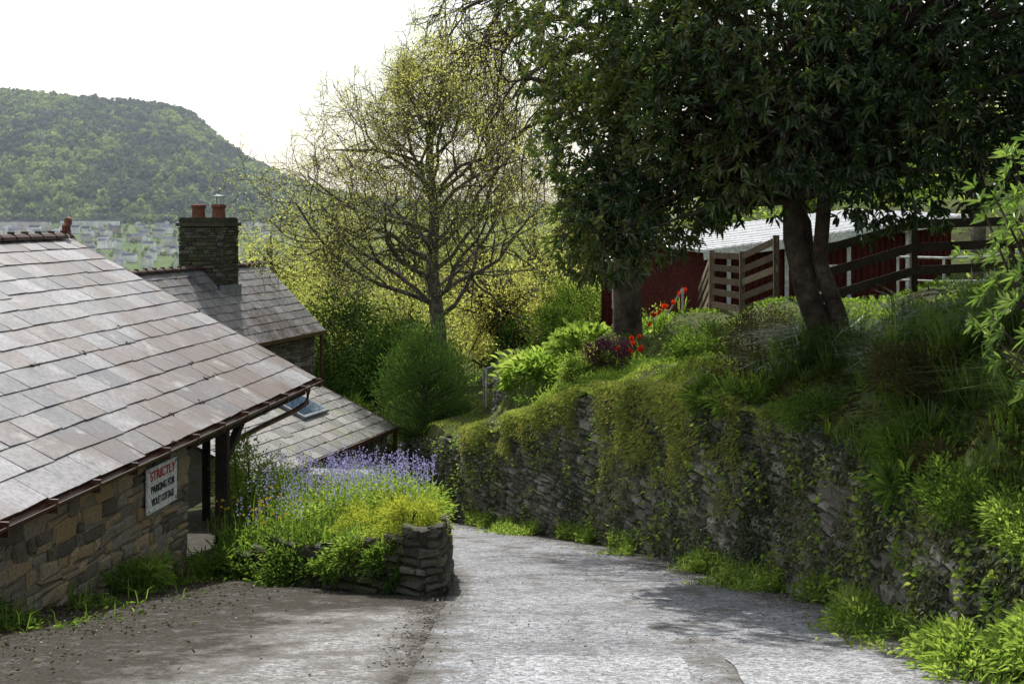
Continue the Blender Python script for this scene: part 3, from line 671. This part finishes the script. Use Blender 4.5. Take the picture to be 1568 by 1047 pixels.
def shrub(name,specs,mat,L,W,stem=True,parent=None,simple=False,zmin=-.5):
    parts=[];e=parent or empty(name)
    mb=MB()
    for c,r,n,k in specs:
        P,D,t=clump_pts(c,r,n,k,zmin=zmin);parts.append(leaves(P,D,L*(.6+.7*rng.random(n)),W*(.7+.5*rng.random(n)),.22,.15,t,simple))
        if stem:
            b0=np.array([c[0],c[1],c[2]-r[2]*1.0])
            for _ in range(9):
                tip=P[rng.integers(0,n)];m_=(b0+tip)/2+rng.normal(size=3)*.08*r[0];tube(mb,[b0+rng.normal(size=3)*.05,m_,tip],[.03,.018,.006],4)
    leafobj('leaves',parts,mat,e)
    if stem: mb.build('stems',M_twig,e)
    return e
shrub('climbing_shrub',[((-4.0,19.4,-4.2),(.5,.8,.85),5000,80),((-3.4,20.3,-4.55),(.6,.8,.5),3000,40)],M_bright,.055,.03)
shrub('herb_clump',[((-3.3,16.8,-4.5),(.6,.5,.4),3600,46),((-2.6,15.9,-4.2),(.6,.5,.4),3600,44),((-2.1,17.5,-4.15),(.8,.8,.35),3000,40),((-3.0,18.3,-4.35),(.7,.8,.45),3200,40)],M_green,.06,.027)
shrub('trailing_ivy',[((-3.2,16.1,-4.65),(.45,.3,.28),1500,22),((-2.5,15.45,-4.35),(.5,.25,.35),2200,26),((-1.9,14.95,-4.1),(.42,.22,.33),2200,24),((-1.4,14.5,-3.95),(.32,.16,.28),1500,18)],M_green,.055,.032,stem=False,zmin=-.95)
shrub('euphorbia',[((-1.2,14.95,-3.62),(.44,.42,.38),4800,60),((-1.8,15.6,-3.8),(.4,.4,.3),2200,28)],M_yel,.045,.014)
shrub('leafy_perennials',[((-1.7,15.0,-3.95),(.5,.3,.25),2400,30),((-1.4,16.4,-3.75),(.55,.7,.4),3600,40),((-2.3,16.6,-3.95),(.6,.6,.35),3000,36),((-2.0,19,-4.4),(.8,1.1,.5),2600,34),((-2.6,22,-5.1),(1.0,1.4,.55),2600,34)],M_bright,.06,.022)
P=bedpts(2200,-4.2,-.9,14.6,20);leafobj('bed_grass',[blades(P,.26,.011,.6)],M_grass)
P=np.concatenate([bedpts(520,-3.0,-1.0,15.2,18.5,.05,1.6),bedpts(220,-3.6,-1.0,15,21)]);nb=len(P)
bb=empty('bluebells');leafobj('stems',[blades(P,.55,.008,.15)],M_grass,bb)
Q=np.repeat(P,9,0)+np.tile(np.linspace(0,1,9)[:,None],(nb,1))*np.array([[0,0,.22]])+np.repeat(np.stack([rng.normal(size=nb)*.03,rng.normal(size=nb)*.03,rng.uniform(.34,.72,nb)],1),9,0)+rng.normal(size=(nb*9,3))*.012
leafobj('flowers',[leaves(Q,rng.normal(size=Q.shape)+[0,0,-.6],.028,.02,.3)],M_bluebell,bb)
P=bedpts(90,-4,-2.4,15.5,18);Q=P+np.stack([0*P[:,0],0*P[:,0],rng.uniform(.3,.55,len(P))],1);Q=np.repeat(Q,4,0)
yf=empty('yellow_poppies');leafobj('flowers',[leaves(Q,rng.normal(size=Q.shape)+[0,0,.6],.028,.028,.3)],M_yflower,yf)
leafobj('stems',[blades(P,.42,.01,.1)],M_grass,yf)
n=6500;y=rng.uniform(8,17.2,n);x=-4.32-.128*(17-y)+.05+np.abs(rng.normal(size=n))*.35;keep=nz(np.stack([x,y,0*x],1),1.4)>.02;x,y=x[keep],y[keep]
P=np.stack([x,y,H(x,y)+rng.uniform(0,.3,len(x))*np.exp(-(x+4.32+.128*(17-y))*3)],1)
leafobj('wall_foot_weeds',[leaves(P,rng.normal(size=P.shape)*[1,1,.5]+[0.2,0,.6],.09,.03,.2,.2),blades(P[:500],.22,.012,.5)],M_green)
n=1800;y=rng.uniform(8,16.5,n);x=-4.32-.128*(17-y)+.1+np.abs(rng.normal(size=n))*.9
leafobj('fallen_leaves',[leaves(np.stack([x,y,H(x,y)+.03],1),rng.normal(size=(n,3))*[1,1,.2],.04,.02,.2,.05)],M_brown)
shrub('fern',[((-3.75,16.3,-4.5),(.3,.3,.25),500,14),((-4.25,14.6,-4.2),(.3,.5,.22),600,12)],M_green,.13,.025,stem=False)

# ------------------------------------------------------------------ wall vegetation
def wallpts(n,y0,y1,k0,k1,thr=None,sc=1.0,off=0):
    y=rng.uniform(y0,y1,n);k=rng.uniform(k0,k1,n);zb_=H(0*y,y);z=zb_+(wt(y)+.05-zb_)*k
    x=xw(y)+.06+k*.1-.07-np.abs(rng.normal(size=n))*.05
    P=np.stack([x,y,z],1)
    if thr is not None:
        m_=nz(P,sc,off)>thr;P=P[m_]
    return P
wd=np.array([-.85,-.35,.25])
P=np.concatenate([wallpts(36000,8,34,.0,1.05,.0,1.0),wallpts(20000,8,34,.0,1.05,.05,2.6,5),wallpts(18000,8,18,.1,1.05,-.12,1.3,2)])
ti=np.clip(.35+.9*nz(P,.8,9)+rng.normal(size=len(P))*.28,0,1)
leafobj('wall_ivy',[leaves(P,wd*.6+rng.normal(size=P.shape)*.6+[0,0,-.3],.046*(.5+.9*rng.random(len(P))),.035,.2,.2,ti)],M_ivy)
P=wallpts(50000,15,29,.35,1.06,-.12,.9,3);kk=(P[:,2]-H(0*P[:,1],P[:,1]))/(wt(P[:,1])-H(0*P[:,1],P[:,1]))
P=P[rng.random(len(P))<np.clip(kk*2.3-1.2+1.2*nz(P,1.7,11),0.0,1)]
P[:,0]-=.12*rng.random(len(P))
leafobj('wall_moss',[leaves(P,wd+rng.normal(size=P.shape)*.5+[0,0,-.5],.055,.017,.2,.3,np.clip(.5+.9*nz(P,1.1,4)+rng.normal(size=len(P))*.25,0,1))],M_moss)
P=wallpts(8000,8,34,.05,1.0,.10,1.9,15)
leafobj('wall_pennywort',[leaves(P-[.05,0,0],wd+rng.normal(size=P.shape)*.5,.065,.048,.1,.2)],M_bright)
n=22000;y=8+22*rng.random(n)**.8;x=xw(y)-.02-np.abs(rng.normal(size=n))*.19*(1+.6*np.sin(y*1.3));m_=nz(np.stack([x,y,0*x],1),1.1,4)>-.1
x,y=x[m_],y[m_];hh=rng.uniform(0,.34,len(x))*np.exp(-(xw(y)-x)*3)
P=np.stack([x,y,H(x,y)+hh],1)
leafobj('verge_plants',[leaves(P,rng.normal(size=P.shape)*[1,1,.4]+[-.3,-.1,.6],.07*(.4+rng.random(len(P))),.03,.2,.2),blades(P[::4],.15,.010,.6)],M_bright)
shrub('verge_clump',[((3.3,9.3,-3.25),(.35,.7,.25),2400,40),((3.15,11.4,-3.6),(.3,.6,.18),1500,30),((3.5,8.4,-2.9),(.35,.5,.35),2000,30)],M_bright,.07,.028,stem=False)

def bankpts(n,y0,y1,w0,w1,thr=None,sc=.8,off=0):
    y=rng.uniform(y0,y1,n);w=rng.uniform(w0,w1,n);x=xw(y)+w
    if thr is not None:
        m_=nz(np.stack([x,y,0*x],1),sc,off)>thr;x,y=x[m_],y[m_]
    return np.stack([x,y,B(x,y)],1)
P=np.concatenate([bankpts(60000,15.2,27.5,-.05,1.5),bankpts(16000,27,40,.05,2.2)])
leafobj('turf',[blades(P,.06,.011,.8,np.clip(.6+.5*nz(P,1.2)+rng.normal(size=len(P))*.2,0,1))],M_turf)
P=bankpts(400,9.5,17.5,.5,4.2,-.2);leafobj('long_grass',[tufts(P,40,.52,.018,1.0,.08)],M_irisl)
P=bankpts(120,10,17,.2,2.6,-.1,1.3,5);leafobj('montbretia_tufts',[tufts(P,34,.5,.024,.8,.06)],M_grass)
P=bankpts(5000,8,15,.0,1.0,-.05,1.0,3);leafobj('bank_grass',[blades(P,.2,.012,.8)],M_grass)
P=bankpts(16000,9,26,.5,5,-.05,1.1,8);leafobj('bank_undergrowth',[leaves(P+[0,0,.06],rng.normal(size=P.shape)+[-.2,-.3,.7],.08,.034,.2,.25)],M_green)
P=bankpts(9000,8,18,.1,3,.0,1.0,18);leafobj('dead_leaf_litter',[leaves(P+[0,0,.04],rng.normal(size=P.shape)*[1,1,.3]+[0,0,.2],.09,.04,.2,.1)],M_brown)
P=np.concatenate([bankpts(9000,26,60,2.5,12),bankpts(12000,20,60,8,40)]);leafobj('upper_undergrowth',[leaves(P,rng.normal(size=P.shape)+[0,0,.8],.2,.08,.2,.2)],M_bright)
def bshrub(name,items,mat,L,W,**k):
    sp=[]
    for x,y,up2,r,n,kk in items: sp.append(((x,y,float(B(x,y))+up2),r,n,kk))
    return shrub(name,sp,mat,L,W,**k)
bshrub('large_leaf_plant',[(.9,28.0,.2,(1.1,1.0,.35),1300,38),(1.5,26.6,.15,(.8,.7,.3),800,22),(.2,29.5,.1,(.6,.8,.3),600,16)],M_bright,.2,.12,stem=False)
bshrub('purple_heather',[(1.95,25.0,.15,(.55,.5,.36),3800,50)],M_purple,.05,.022)
bshrub('lavender_clump',[(1.6,23.6,.05,(.6,.5,.25),3000,40),(2.5,23.0,.1,(.5,.5,.3),2600,30)],M_green,.06,.02)
bshrub('garden_shrub',[(3.3,22,.2,(.6,.6,.4),3000,40),(3.0,20.6,.1,(.5,.5,.3),2200,30)],M_green,.06,.03)
bshrub('garden_shrub',[(1.5,25.0,.0,(.5,.4,.3),1800,22),(.6,26.5,.0,(.5,.5,.3),1800,22),(2.9,27,.2,(.5,.5,.5),1800,22)],M_bright,.07,.035)
bshrub('bramble_thicket',[(3.9,20.6,.25,(.7,.7,.5),4000,50),(3.5,18.9,.1,(.6,.6,.45),3200,40),(4.15,13.2,.1,(.5,.6,.3),2600,36),(3.9,11.6,.1,(.3,.5,.25),1500,20)],M_brown,.055,.02)
bshrub('ivy_shrub',[(4.7,18.2,.0,(.6,.6,.35),2600,30),(5.6,18.8,-.1,(.9,.7,.35),2600,30),(5.2,14.8,.15,(.7,.6,.4),3000,36),(6.4,16,.1,(.8,.7,.4),3000,36)],M_green,.075,.035)
bshrub('hart_tongue_fern',[(2.95,16.4,.05,(.28,.4,.22),260,14),(2.7,17.6,.05,(.25,.3,.2),200,12),(3.55,11.6,.0,(.2,.25,.2),160,10)],M_green,.2,.045,stem=False)
bshrub('bank_shrub',[(3.65,10.6,.1,(.35,.6,.3),2400,34),(3.9,12.4,.1,(.4,.6,.3),2400,34),(3.45,14.6,.1,(.4,.6,.3),2400,34)],M_green,.055,.022)
tu=empty('red_tulips');P=[];
for cx,cy,n in((2.2,24.0,5),(3.1,25.2,9),(2.6,24.6,3)):
    for _ in range(n):
        x=cx+random.gauss(0,.22);y=cy+random.gauss(0,.25);P.append((x,y,float(B(x,y))+.05))
P=np.array(P);leafobj('stems',[blades(np.repeat(P,4,0),.3,.03,.3)],M_grass,tu)
Q=np.repeat(P+[0,0,.38],6,0)+rng.normal(size=(len(P)*6,3))*.012
leafobj('flowers',[leaves(Q,rng.normal(size=Q.shape)*.35+[0,0,1],.09,.05,.4)],M_rflower,tu)
cy=empty('cypress_bush')
P,D,t=clump_pts((-2.25,33.6,-4.65),(1.25,1.05,1.65),26000,260,sub=.18,shell=.6,zmin=-.95)
leafobj('leaves',[leaves(P,D+[0,0,.5],.085,.022,.2,0,t)],M_conif,cy)
mb=MB();tube(mb,[(-2.3,33.6,-7.5),(-2.3,33.6,-5),(-2.25,33.6,-3.2)],[.12,.09,.02],7)
for _ in range(80): tip=P[rng.integers(0,len(P))];tube(mb,[(-2.3,33.6,tip[2]-.5),tip],[.03,.008],4)
mb.build('trunk',M_barkb,cy)
shrub('dark_evergreen',[((-4.6,44,-6.0),(1.3,1.2,2.2),9000,90),((-6.0,46,-5.0),(1.6,1.2,2.6),9000,90),((-3.6,46,-5.4),(1.4,1.2,1.8),6000,60),((0.2,42,-4.9),(1.0,.9,1.3),5000,60)],M_dark,.13,.065,zmin=-1)
shrub('garden_hedge',[((2.2,40,-3.1),(1.3,.9,1.2),4500,50),((4.0,41,-3),(1.3,.9,1.1),3500,40),((1.4,36,-3.3),(.8,.9,.8),3500,40)],M_green,.10,.045)
P=np.tile([[-4.6,36.5,-5.6]],(150,1))+rng.normal(size=(150,3))*.06
leafobj('cordyline',[leaves(P,rng.normal(size=(150,3))+[0,0,.6],.75,.03,.1,.2)],M_green)
shrub('yard_shrub',[((-4.4,24.5,-5.5),(.9,1.2,.6),3500,40),((-3.4,21.3,-4.85),(.8,.9,.45),3200,40),((-3.1,23,-5.1),(.8,1,.45),2800,36)],M_bright,.065,.032)

def rosettes(C,A,k,L,W,spread=.9):
    n=len(C);A=norm(A);R=norm(np.cross(A,rng.normal(size=(n,3))));U=np.cross(A,R)
    ph=rng.random(n)*6.28;Ps=[];Ds=[]
    for i in range(k):
        a=ph+i*2*math.pi/k*1.0+rng.normal(size=n)*.2;sp=spread*(.6+.6*rng.random(n))
        D=A*(1.0-.5*sp)[:,None]+(np.cos(a)[:,None]*R+np.sin(a)[:,None]*U)*sp[:,None];Ps.append(C);Ds.append(D)
    P=np.concatenate(Ps);D=np.concatenate(Ds);m=len(P)
    return P,D,m
rh=empty('rhododendron_bush')
C=[]
for c,r,n in(((4.28,9.2,-.3),(.95,1.2,1.15),380),((4.2,8.8,-1.4),(.55,1.0,.6),180),((4.65,9.0,.5),(.9,1,.6),140)):
    d=norm(rng.normal(size=(n,3)));C.append((np.array(c)+d*np.array(r)*rng.uniform(.6,1.05,(n,1)),d))
Cc=np.concatenate([a for a,b in C]);Dd=np.concatenate([b for a,b in C])
P,D,m=rosettes(Cc,Dd+[0,0,.5],9,.15,.04)
leafobj('leaves',[leaves(P,D,.12*(.6+.6*rng.random(m)),.028,.2,.15)],M_laurel_lt,rh)
mb=MB()
for i in range(0,len(Cc),4): tube(mb,[(4.6,9,-1.9),(np.array([4.6,9,-1.9])+Cc[i])/2+rng.normal(size=3)*.12,Cc[i]],[.035,.018,.006],5)
mb.build('stems',M_barkb,rh)
bshrub('bright_shrub',[(3.85,9.6,.1,(.35,.7,.3),3200,40),(3.8,8.4,.15,(.3,.6,.3),2400,30)],M_bright,.055,.022)

# ------------------------------------------------------------------ laurel tree
lt=empty('laurel_tree');C=[];A=[]
for c,r,n in(((4.8,16.6,3.3),(3.7,3.2,3.4),4000),((1.95,18.0,1.1),(1.5,1.9,1.6),1400),((1.5,17.6,2.9),(1.4,1.8,1.7),950),((3.1,16.4,1.5),(1.9,1.9,1.55),1300),((7.6,16.2,3.9),(3,3,2.9),1800),((5.6,15.2,1.9),(1.9,1.6,1.4),850),((1.35,17.8,.2),(.65,.9,.85),320),((1.15,17.0,-.25),(.5,.7,.5),170)):
    d=norm(rng.normal(size=(n,3)));rad=rng.uniform(.55,1.04,(n,1))**.7
    p=np.array(c)+d*np.array(r)*rad
    q=nz(p,1.1,2)
    k_=(q>-.28)|(rad[:,0]<.8);p=p+norm(d)*(q*.65)[:,None]
    C.append(p[k_]);A.append(d[k_])
C=np.concatenate(C);A=np.concatenate(A);k_=C[:,2]<6.5;C,A=C[k_],A[k_]
P,D,m=rosettes(C,A+rng.normal(size=A.shape)*.35+[0,0,.25],10,.16,.05)
ti=np.clip(np.tile(np.clip(.6+.5*nz(C,.9,6)+rng.normal(size=len(C))*.15-.10*(C[:,0]-2),0,1),10)+rng.normal(size=m)*.18,0,1)  # tint lighter toward the left: the crown's lit side put into leaf colour
leafobj('leaves',[leaves(P+rng.normal(size=P.shape)*.02,D,.14*(.6+.6*rng.random(m)),.042,.2,.2,ti)],M_laurel,lt)
k_=(rng.random(len(C))<.5)&(C[:,0]<3.8);Q=np.repeat(C[k_],10,0)+np.tile(np.linspace(0,.16,10)[:,None],(k_.sum(),1))*np.array([[0,-.2,1]])
leafobj('flower_spikes',[leaves(Q,rng.normal(size=Q.shape),.03,.022,.2,simple=True)],M_spike,lt)
mb=MB()
tube(mb,[(4.4,17,-2.2),(4.15,17,-1.6),(3.9,17,-1.0),(3.74,17,-.3),(3.7,16.9,.6),(4.0,16.7,2),(4.3,16.6,4)],[.27,.19,.15,.14,.13,.1,.05],12)
tube(mb,[(4.45,16.9,-2.1),(4.3,16.9,-1.3),(4.06,16.9,-.6),(4.1,16.8,.2),(4.8,16.6,1.5),(5.8,16.4,3)],[.17,.12,.10,.10,.08,.03],10)
tube(mb,[(4.3,17,-1.9),(3.98,17.1,-1.0),(3.9,17.1,-.1),(3.3,16.8,1),(2.3,17.5,2)],[.13,.11,.10,.08,.03],10)
st=[(3.7,16.9,.2),(4.0,16.7,1.4),(4.8,16.6,1.5),(3.3,16.8,1.0)]
for i in range(0,len(C),26):
    s_=np.array(st[rng.integers(0,4)]);tp=C[i];tube(mb,[s_,(s_+tp)/2+[0,0,.25]+rng.normal(size=3)*.15,tp],[.05,.028,.008],5)
mb.build('trunk_and_limbs',M_barkb,lt,smooth=True)

# ------------------------------------------------------------------ deciduous trees
def grow(mbs,tips,p,d,L,r,lvl,maxl,nch,up=.12,spread=.8,droop=0,wob=.26,sides=(8,6,5,3,3)):
    ns=6 if lvl<3 else 3
    P=[np.array(p,float)];dd=norm(np.array(d,float));D=[dd]
    for i in range(ns):
        dd=norm(dd+rng.normal(size=3)*wob+np.array([0,0,up-droop*lvl*.25]));P.append(P[-1]+dd*L/ns);D.append(dd)
    R=np.linspace(r,r*.35,ns+1);tube(mbs,P,np.maximum(R,.008),sides[min(lvl,4)])
    if lvl>=maxl:
        for q,e in zip(P[1:],D[1:]): tips.append((q,e))
        return
    n=nch[min(lvl,len(nch)-1)]
    for i in range(n):
        t=.25+.75*(i+rng.random())/n;f=t*ns;k=min(int(f),ns-1);q=P[k]+(P[k+1]-P[k])*(f-k);b=D[k]
        s=norm(np.cross(b,rng.normal(size=3)));nd=norm(b*(1-spread*.5)+s*spread)
        grow(mbs,tips,q,nd,L*(.62-.22*t)*(.8+.4*rng.random()),max(r*(1-.65*t)*.55,.008),lvl+1,maxl,nch,up,spread,droop,wob,sides)
def decid(name,trunk,rad,branches,maxl,nch,leafn,leafL,mat,up=.14,droop=0,spread=.8,bark=M_bark,kr=.42,wob=.26):
    e=empty(name);mb=MB();tips=[];T=np.array(trunk,float);R=np.linspace(rad,rad*.25,len(T));tube(mb,T,R,10)
    S=np.linspace(0,1,len(T))
    for t,a,el,L_ in branches:
        q=np.array([np.interp(t,S,T[:,k]) for k in range(3)])
        dv_=np.array([math.cos(a)*math.cos(el),math.sin(a)*math.cos(el),math.sin(el)])
        grow(mb,tips,q,dv_,L_,rad*kr*(1-.5*t),1,maxl,nch,up,spread,droop,wob)
    mb.build('trunk_and_branches',bark,e,smooth=True)
    Q=np.array([a for a,b in tips]);E=np.array([b for a,b in tips])
    if leafn:
        idx=rng.integers(0,len(Q),leafn);P=Q[idx]+rng.normal(size=(leafn,3))*leafL*2.2;ti=np.clip(.5+.5*nz(P,.7)+rng.normal(size=leafn)*.2,0,1)
        leafobj('leaves',[leaves(P,E[idx]+rng.normal(size=P.shape)*.8,leafL*(.6+.8*rng.random(leafn)),leafL*.6,.2,0,ti,True)],mat,e)
    return e
br=[]
for i in range(24):
    f=i/23;t=.36+.62*f
    a=i*2.4+.5
    el=.42+.45*f+.12*math.sin(i*3.1);L_=(5.3 if i%2 else 4.4)*(1-.42*f)
    br.append((t,a,el,L_))
br+= [(.42,.12,.55,5.4),(.40,3.0,.5,5.6),(.55,.3,.75,4.8),(.52,2.8,.8,4.8),(.70,.1,.9,3.6),(.68,3.2,.9,3.8),(.98,.2,1.2,2.0),(.98,2.7,1.2,2.0)]
decid('birch_tree',[(-2.1,40,-9.5),(-2.15,40,-6),(-2.3,40,-3.5),(-2.5,40,-1.7),(-2.42,40,.2),(-2.6,40,1.6),(-2.5,40,2.9)],.32,br,4,(0,8,6,4),72000,.055,M_young,up=.05,kr=.34,wob=.22)
br=[(.55+.45*i/13,2.2+2.0*rng.random(),.2+.3*rng.random(),3.9-.08*i) for i in range(14)]
decid('drooping_birch',[(2.35,26,-3.2),(2.33,26,-1),(2.3,26,2),(2.2,26,5),(2.1,26,8)],.33,br,4,(0,6,6,4),18000,.05,M_young,up=.02,droop=.4,bark=M_barkb)
wl=empty('woodland');mb=MB();parts=[]
def wtree(x,y,ztop,rw,rh_,n,pl,lf=.2,zb=None,nb=60):
    zb=float(H(x,y)) if zb is None else zb
    c=(x,y,ztop-rh_)
    P,D,t=clump_pts(c,(rw,rw*.8,rh_),n,int(n/60),sub=.24,shell=.3,zmin=-.85)
    pl.append(leaves(P,D,lf*(.6+.8*rng.random(n)),lf*.6,.2,0,t,True))
    tube(mb,[(x,y,zb),(x+.2,y,(zb+c[2])/2),(x,y,c[2]),(x,y,ztop-.5)],[.25,.2,.15,.04],6)
    for i in range(nb):
        tp=P[rng.integers(0,n)];z0=c[2]+rng.uniform(-.7,.5)*rh_;tube(mb,[(x,y,z0),((x+tp[0])/2,(y+tp[1])/2,(z0+tp[2])/2+.4),tp],[.10,.05,.015],4)
for x,y,zt_,rw,rh_ in((-9.8,52,-.3,2.6,3.6),(-7.6,56,1.0,2.7,4.4),(-4.6,58,2.4,3.0,4.8),(-1.6,60,1.4,3.0,4.8),(1.0,58,.8,2.8,4.4),(3.4,60,1.0,3,4),(-10.5,62,-.2,3,4.5),(-3,70,1.2,4,5),(3,72,1.6,4,5),(-11.5,75,0,3.2,5),(6.5,62,1.2,3,4),(-13.5,66,-1.2,2.6,4),(-7.0,50,-2.0,2.4,3.2),(-.2,50,-1.6,2.6,2.8),(-4,50,-2.6,2.2,2.4)):
    wtree(x,y,zt_,rw,rh_,7500,parts,.13)
leafobj('leaves',parts,M_wood_leaf,wl);mb.build('trunks',M_twig,wl)
ga_=empty('apple_tree');mb=MB();parts=[]
for x,y,zt_,rw,rh_ in((-.4,44,-1.5,2.0,1.7),(1.8,43,-1.7,1.7,1.5)): wtree(x,y,zt_,rw,rh_,5200,parts,.10,zb=-6)
leafobj('leaves',parts,M_young,ga_);mb.build('trunks',M_barkb,ga_)
ur=empty('hillside_trees');mb=MB();parts=[]
for x,y,zt_,rw,rh_ in((14,48,3.6,2,2),(17,52,4.6,2.2,2.2),(20,50,3.5,1.8,1.8),(12,52,3.8,2.2,2.2),(22,56,6,3,3),(9,56,3,2.6,3),(5,62,3,3,3.5),(26,60,8,4,4)):
    wtree(x,y,zt_,rw,rh_,3600,parts,.17,zb=-1,nb=30)
leafobj('leaves',parts,M_bright,ur);mb.build('trunks',M_twig,ur)

# ------------------------------------------------------------------ hill woodland & town
def farcrowns(name,P,R,rn,k,mat):
    n=len(P);d=norm(rng.normal(size=(n,k,3))+[0,0,.35]);rad=(.6+.45*rng.random((n,k,1)))
    Q=P[:,None,:]+d*rad*R[:,None,None]*np.array([1,1,1.15])
    a=norm(d+rng.normal(size=(n,k,3))*.5);s=norm(np.cross(a,rng.normal(size=(n,k,3))));u=np.cross(a,s)
    e=(R[:,None,None]*.42)*(.6+.8*rng.random((n,k,1)))
    V=np.stack([Q-s*e,Q-u*e*.8,Q+s*e,Q+u*e*.8],2).reshape(-1,3)
    F=np.arange(n*k)[:,None]*4+np.arange(4)[None]
    t=np.clip(rn[:,None]+rng.normal(size=(n,k))*.08+.16*(d[:,:,2]),0,1)  # upward cards get a lighter tint: top light put into crown colour
    mesh_np(name,V,F,mat,rnd=np.repeat(t.ravel(),4))
n=11000;x=rng.uniform(-1450,150,n);y=1800+rng.random(n)*780
z=H(x,y)+12*np.clip((y-1850)/400,0,1)*nz(np.stack([x,y,0*x],1),.004)
R=rng.uniform(4.0,8.5,n);q=nz(np.stack([x,y,0*x],1),.006,3);q2=nz(np.stack([x,y,0*x],1),.02,7)
farcrowns('distant_hill_trees',np.stack([x,y,z+R*.6],1),R,np.clip(.34+q*1.0+q2*.9+rng.normal(size=n)*.24,0,1),26,M_hillt)
n=3600;x=rng.uniform(-900,-60,n);y=rng.uniform(400,1780,n);k_=nz(np.stack([x,y,0*x],1),.01)>-.1;x,y=x[k_],y[k_];R=rng.uniform(1.6,3.2,len(x))
farcrowns('distant_valley_trees',np.stack([x,y,H(x,y)+R*.8],1),R,rng.uniform(.2,.9,len(x)),22,M_hillt)
tn=empty('distant_town');mw=MB();mr_=MB()
for row in range(11):
    y0=1040+row*68+random.uniform(-12,12);x=-.42*y0
    while x<-.15*y0:
        if mnoise.noise(Vector((x*.012,y0*.02,2)))<-.15: x+=14;continue
        y=y0+14*math.sin(x*.02+row)+random.uniform(-12,12);z=float(H(x,y));rot=.25*math.sin(x*.01+row*.7)+(1.57 if random.random()<.4 else 0)
        w=random.uniform(8,14);dp=random.uniform(5.5,7);hh=random.uniform(5.5,8.5)
        ax=np.array([math.cos(rot),math.sin(rot),0]);ay=np.array([-math.sin(rot),math.cos(rot),0]);c=np.array([x,y,z])
        rd=dp*.4;w2=ax*w/2;dp2=ay*dp/2
        lo=[c-w2-dp2,c+w2-dp2,c+w2+dp2,c-w2+dp2];hi=[v+[0,0,hh] for v in lo]
        wr=random.random();mw.add(lo+hi,[[0,1,5,4],[1,2,6,5],[2,3,7,6],[3,0,4,7]],wr)
        for sg_ in(-1,1):
            a1=c+w2*sg_-dp2*.97+[0,0,hh];a2=c+w2*sg_+dp2*.97+[0,0,hh];mid_=c+w2*sg_+[0,0,hh+rd*.9]
            mw.add([a1,a2,mid_+ay*.05,mid_-ay*.05],[[0,1,2,3]],wr)
        a_=c+[0,0,hh];V=[a_-ax*w*.51-ay*dp*.53,a_+ax*w*.51-ay*dp*.53,a_+ax*w*.51+[0,0,rd],a_-ax*w*.51+[0,0,rd],a_-ax*w*.51+ay*dp*.53,a_+ax*w*.51+ay*dp*.53]
        mr_.add(V,[[0,1,2,3],[3,2,5,4]])
        x+=w+random.choice([1,3,8,16,26])
for (x,y,w,dp,hh) in((-640,1640,90,30,12),(-560,1700,70,30,10)):
    z=float(H(x,y));box(mw,(x,y,z+hh/2),[w,8,0],[-3,dp,0],[0,0,hh]);box(mr_,(x,y,z+hh+.8),[w*1.02,8,0],[-3,dp,0],[0,0,1.6],.6)
mw.build('house_walls',M_twall,tn);mr_.build('house_roofs',M_troof,tn)

# valley haze: a real, thin, homogeneous body of air between the lane and the far hill
mh,_nt,Nn,Ll=newmat('valley_haze_air')
vs=Nn.new('ShaderNodeVolumeScatter');vs.inputs['Color'].default_value=(.76,.87,1.0,1);vs.inputs['Density'].default_value=.00010;vs.inputs['Anisotropy'].default_value=.3
oo=Nn.new('ShaderNodeOutputMaterial');Ll.new(vs.outputs[0],oo.inputs['Volume'])
mb=MB();box(mb,(-300,1950,110),[5200,0,0],[0,2700,0],[0,0,420]);mb.build('valley_haze',mh)

# ------------------------------------------------------------------ light, sky, camera
sd=Vector((-.30,1.0,1.27)).normalized()
sun=bpy.data.lights.new('sun','SUN');sun.energy=5;sun.angle=math.radians(.5);sun.color=(1,.975,.93)
so=link(bpy.data.objects.new('sun',sun));so.rotation_euler=(-sd).to_track_quat('-Z','Y').to_euler()
w=bpy.data.worlds.new('World');scene.world=w;w.use_nodes=True;N=w.node_tree.nodes;L=w.node_tree.links
N.clear();sk=N.new('ShaderNodeTexSky');sk.sky_type='NISHITA';sk.sun_disc=False
sk.sun_elevation=math.asin(sd.z);sk.sun_rotation=math.atan2(sd.x,sd.y);sk.dust_density=2.0;sk.air_density=1.6;sk.ozone_density=3.0
hs=N.new('ShaderNodeHueSaturation');hs.inputs['Saturation'].default_value=.4;hs.inputs['Value'].default_value=1.1
bg=N.new('ShaderNodeBackground');bg.inputs[1].default_value=.15;o=N.new('ShaderNodeOutputWorld');L.new(sk.outputs[0],hs.inputs['Color']);L.new(hs.outputs[0],bg.inputs[0]);L.new(bg.outputs[0],o.inputs[0])
cam=bpy.data.cameras.new('camera');cam.lens=45;cam.sensor_width=36;cam.shift_y=-.123;cam.clip_end=20000;cam.clip_start=.1
co=link(bpy.data.objects.new('camera',cam));co.location=(0,0,0);co.rotation_euler=(math.radians(90),0,0);scene.camera=co
scene.view_settings.view_transform='Standard';scene.view_settings.look='None';scene.view_settings.exposure=0
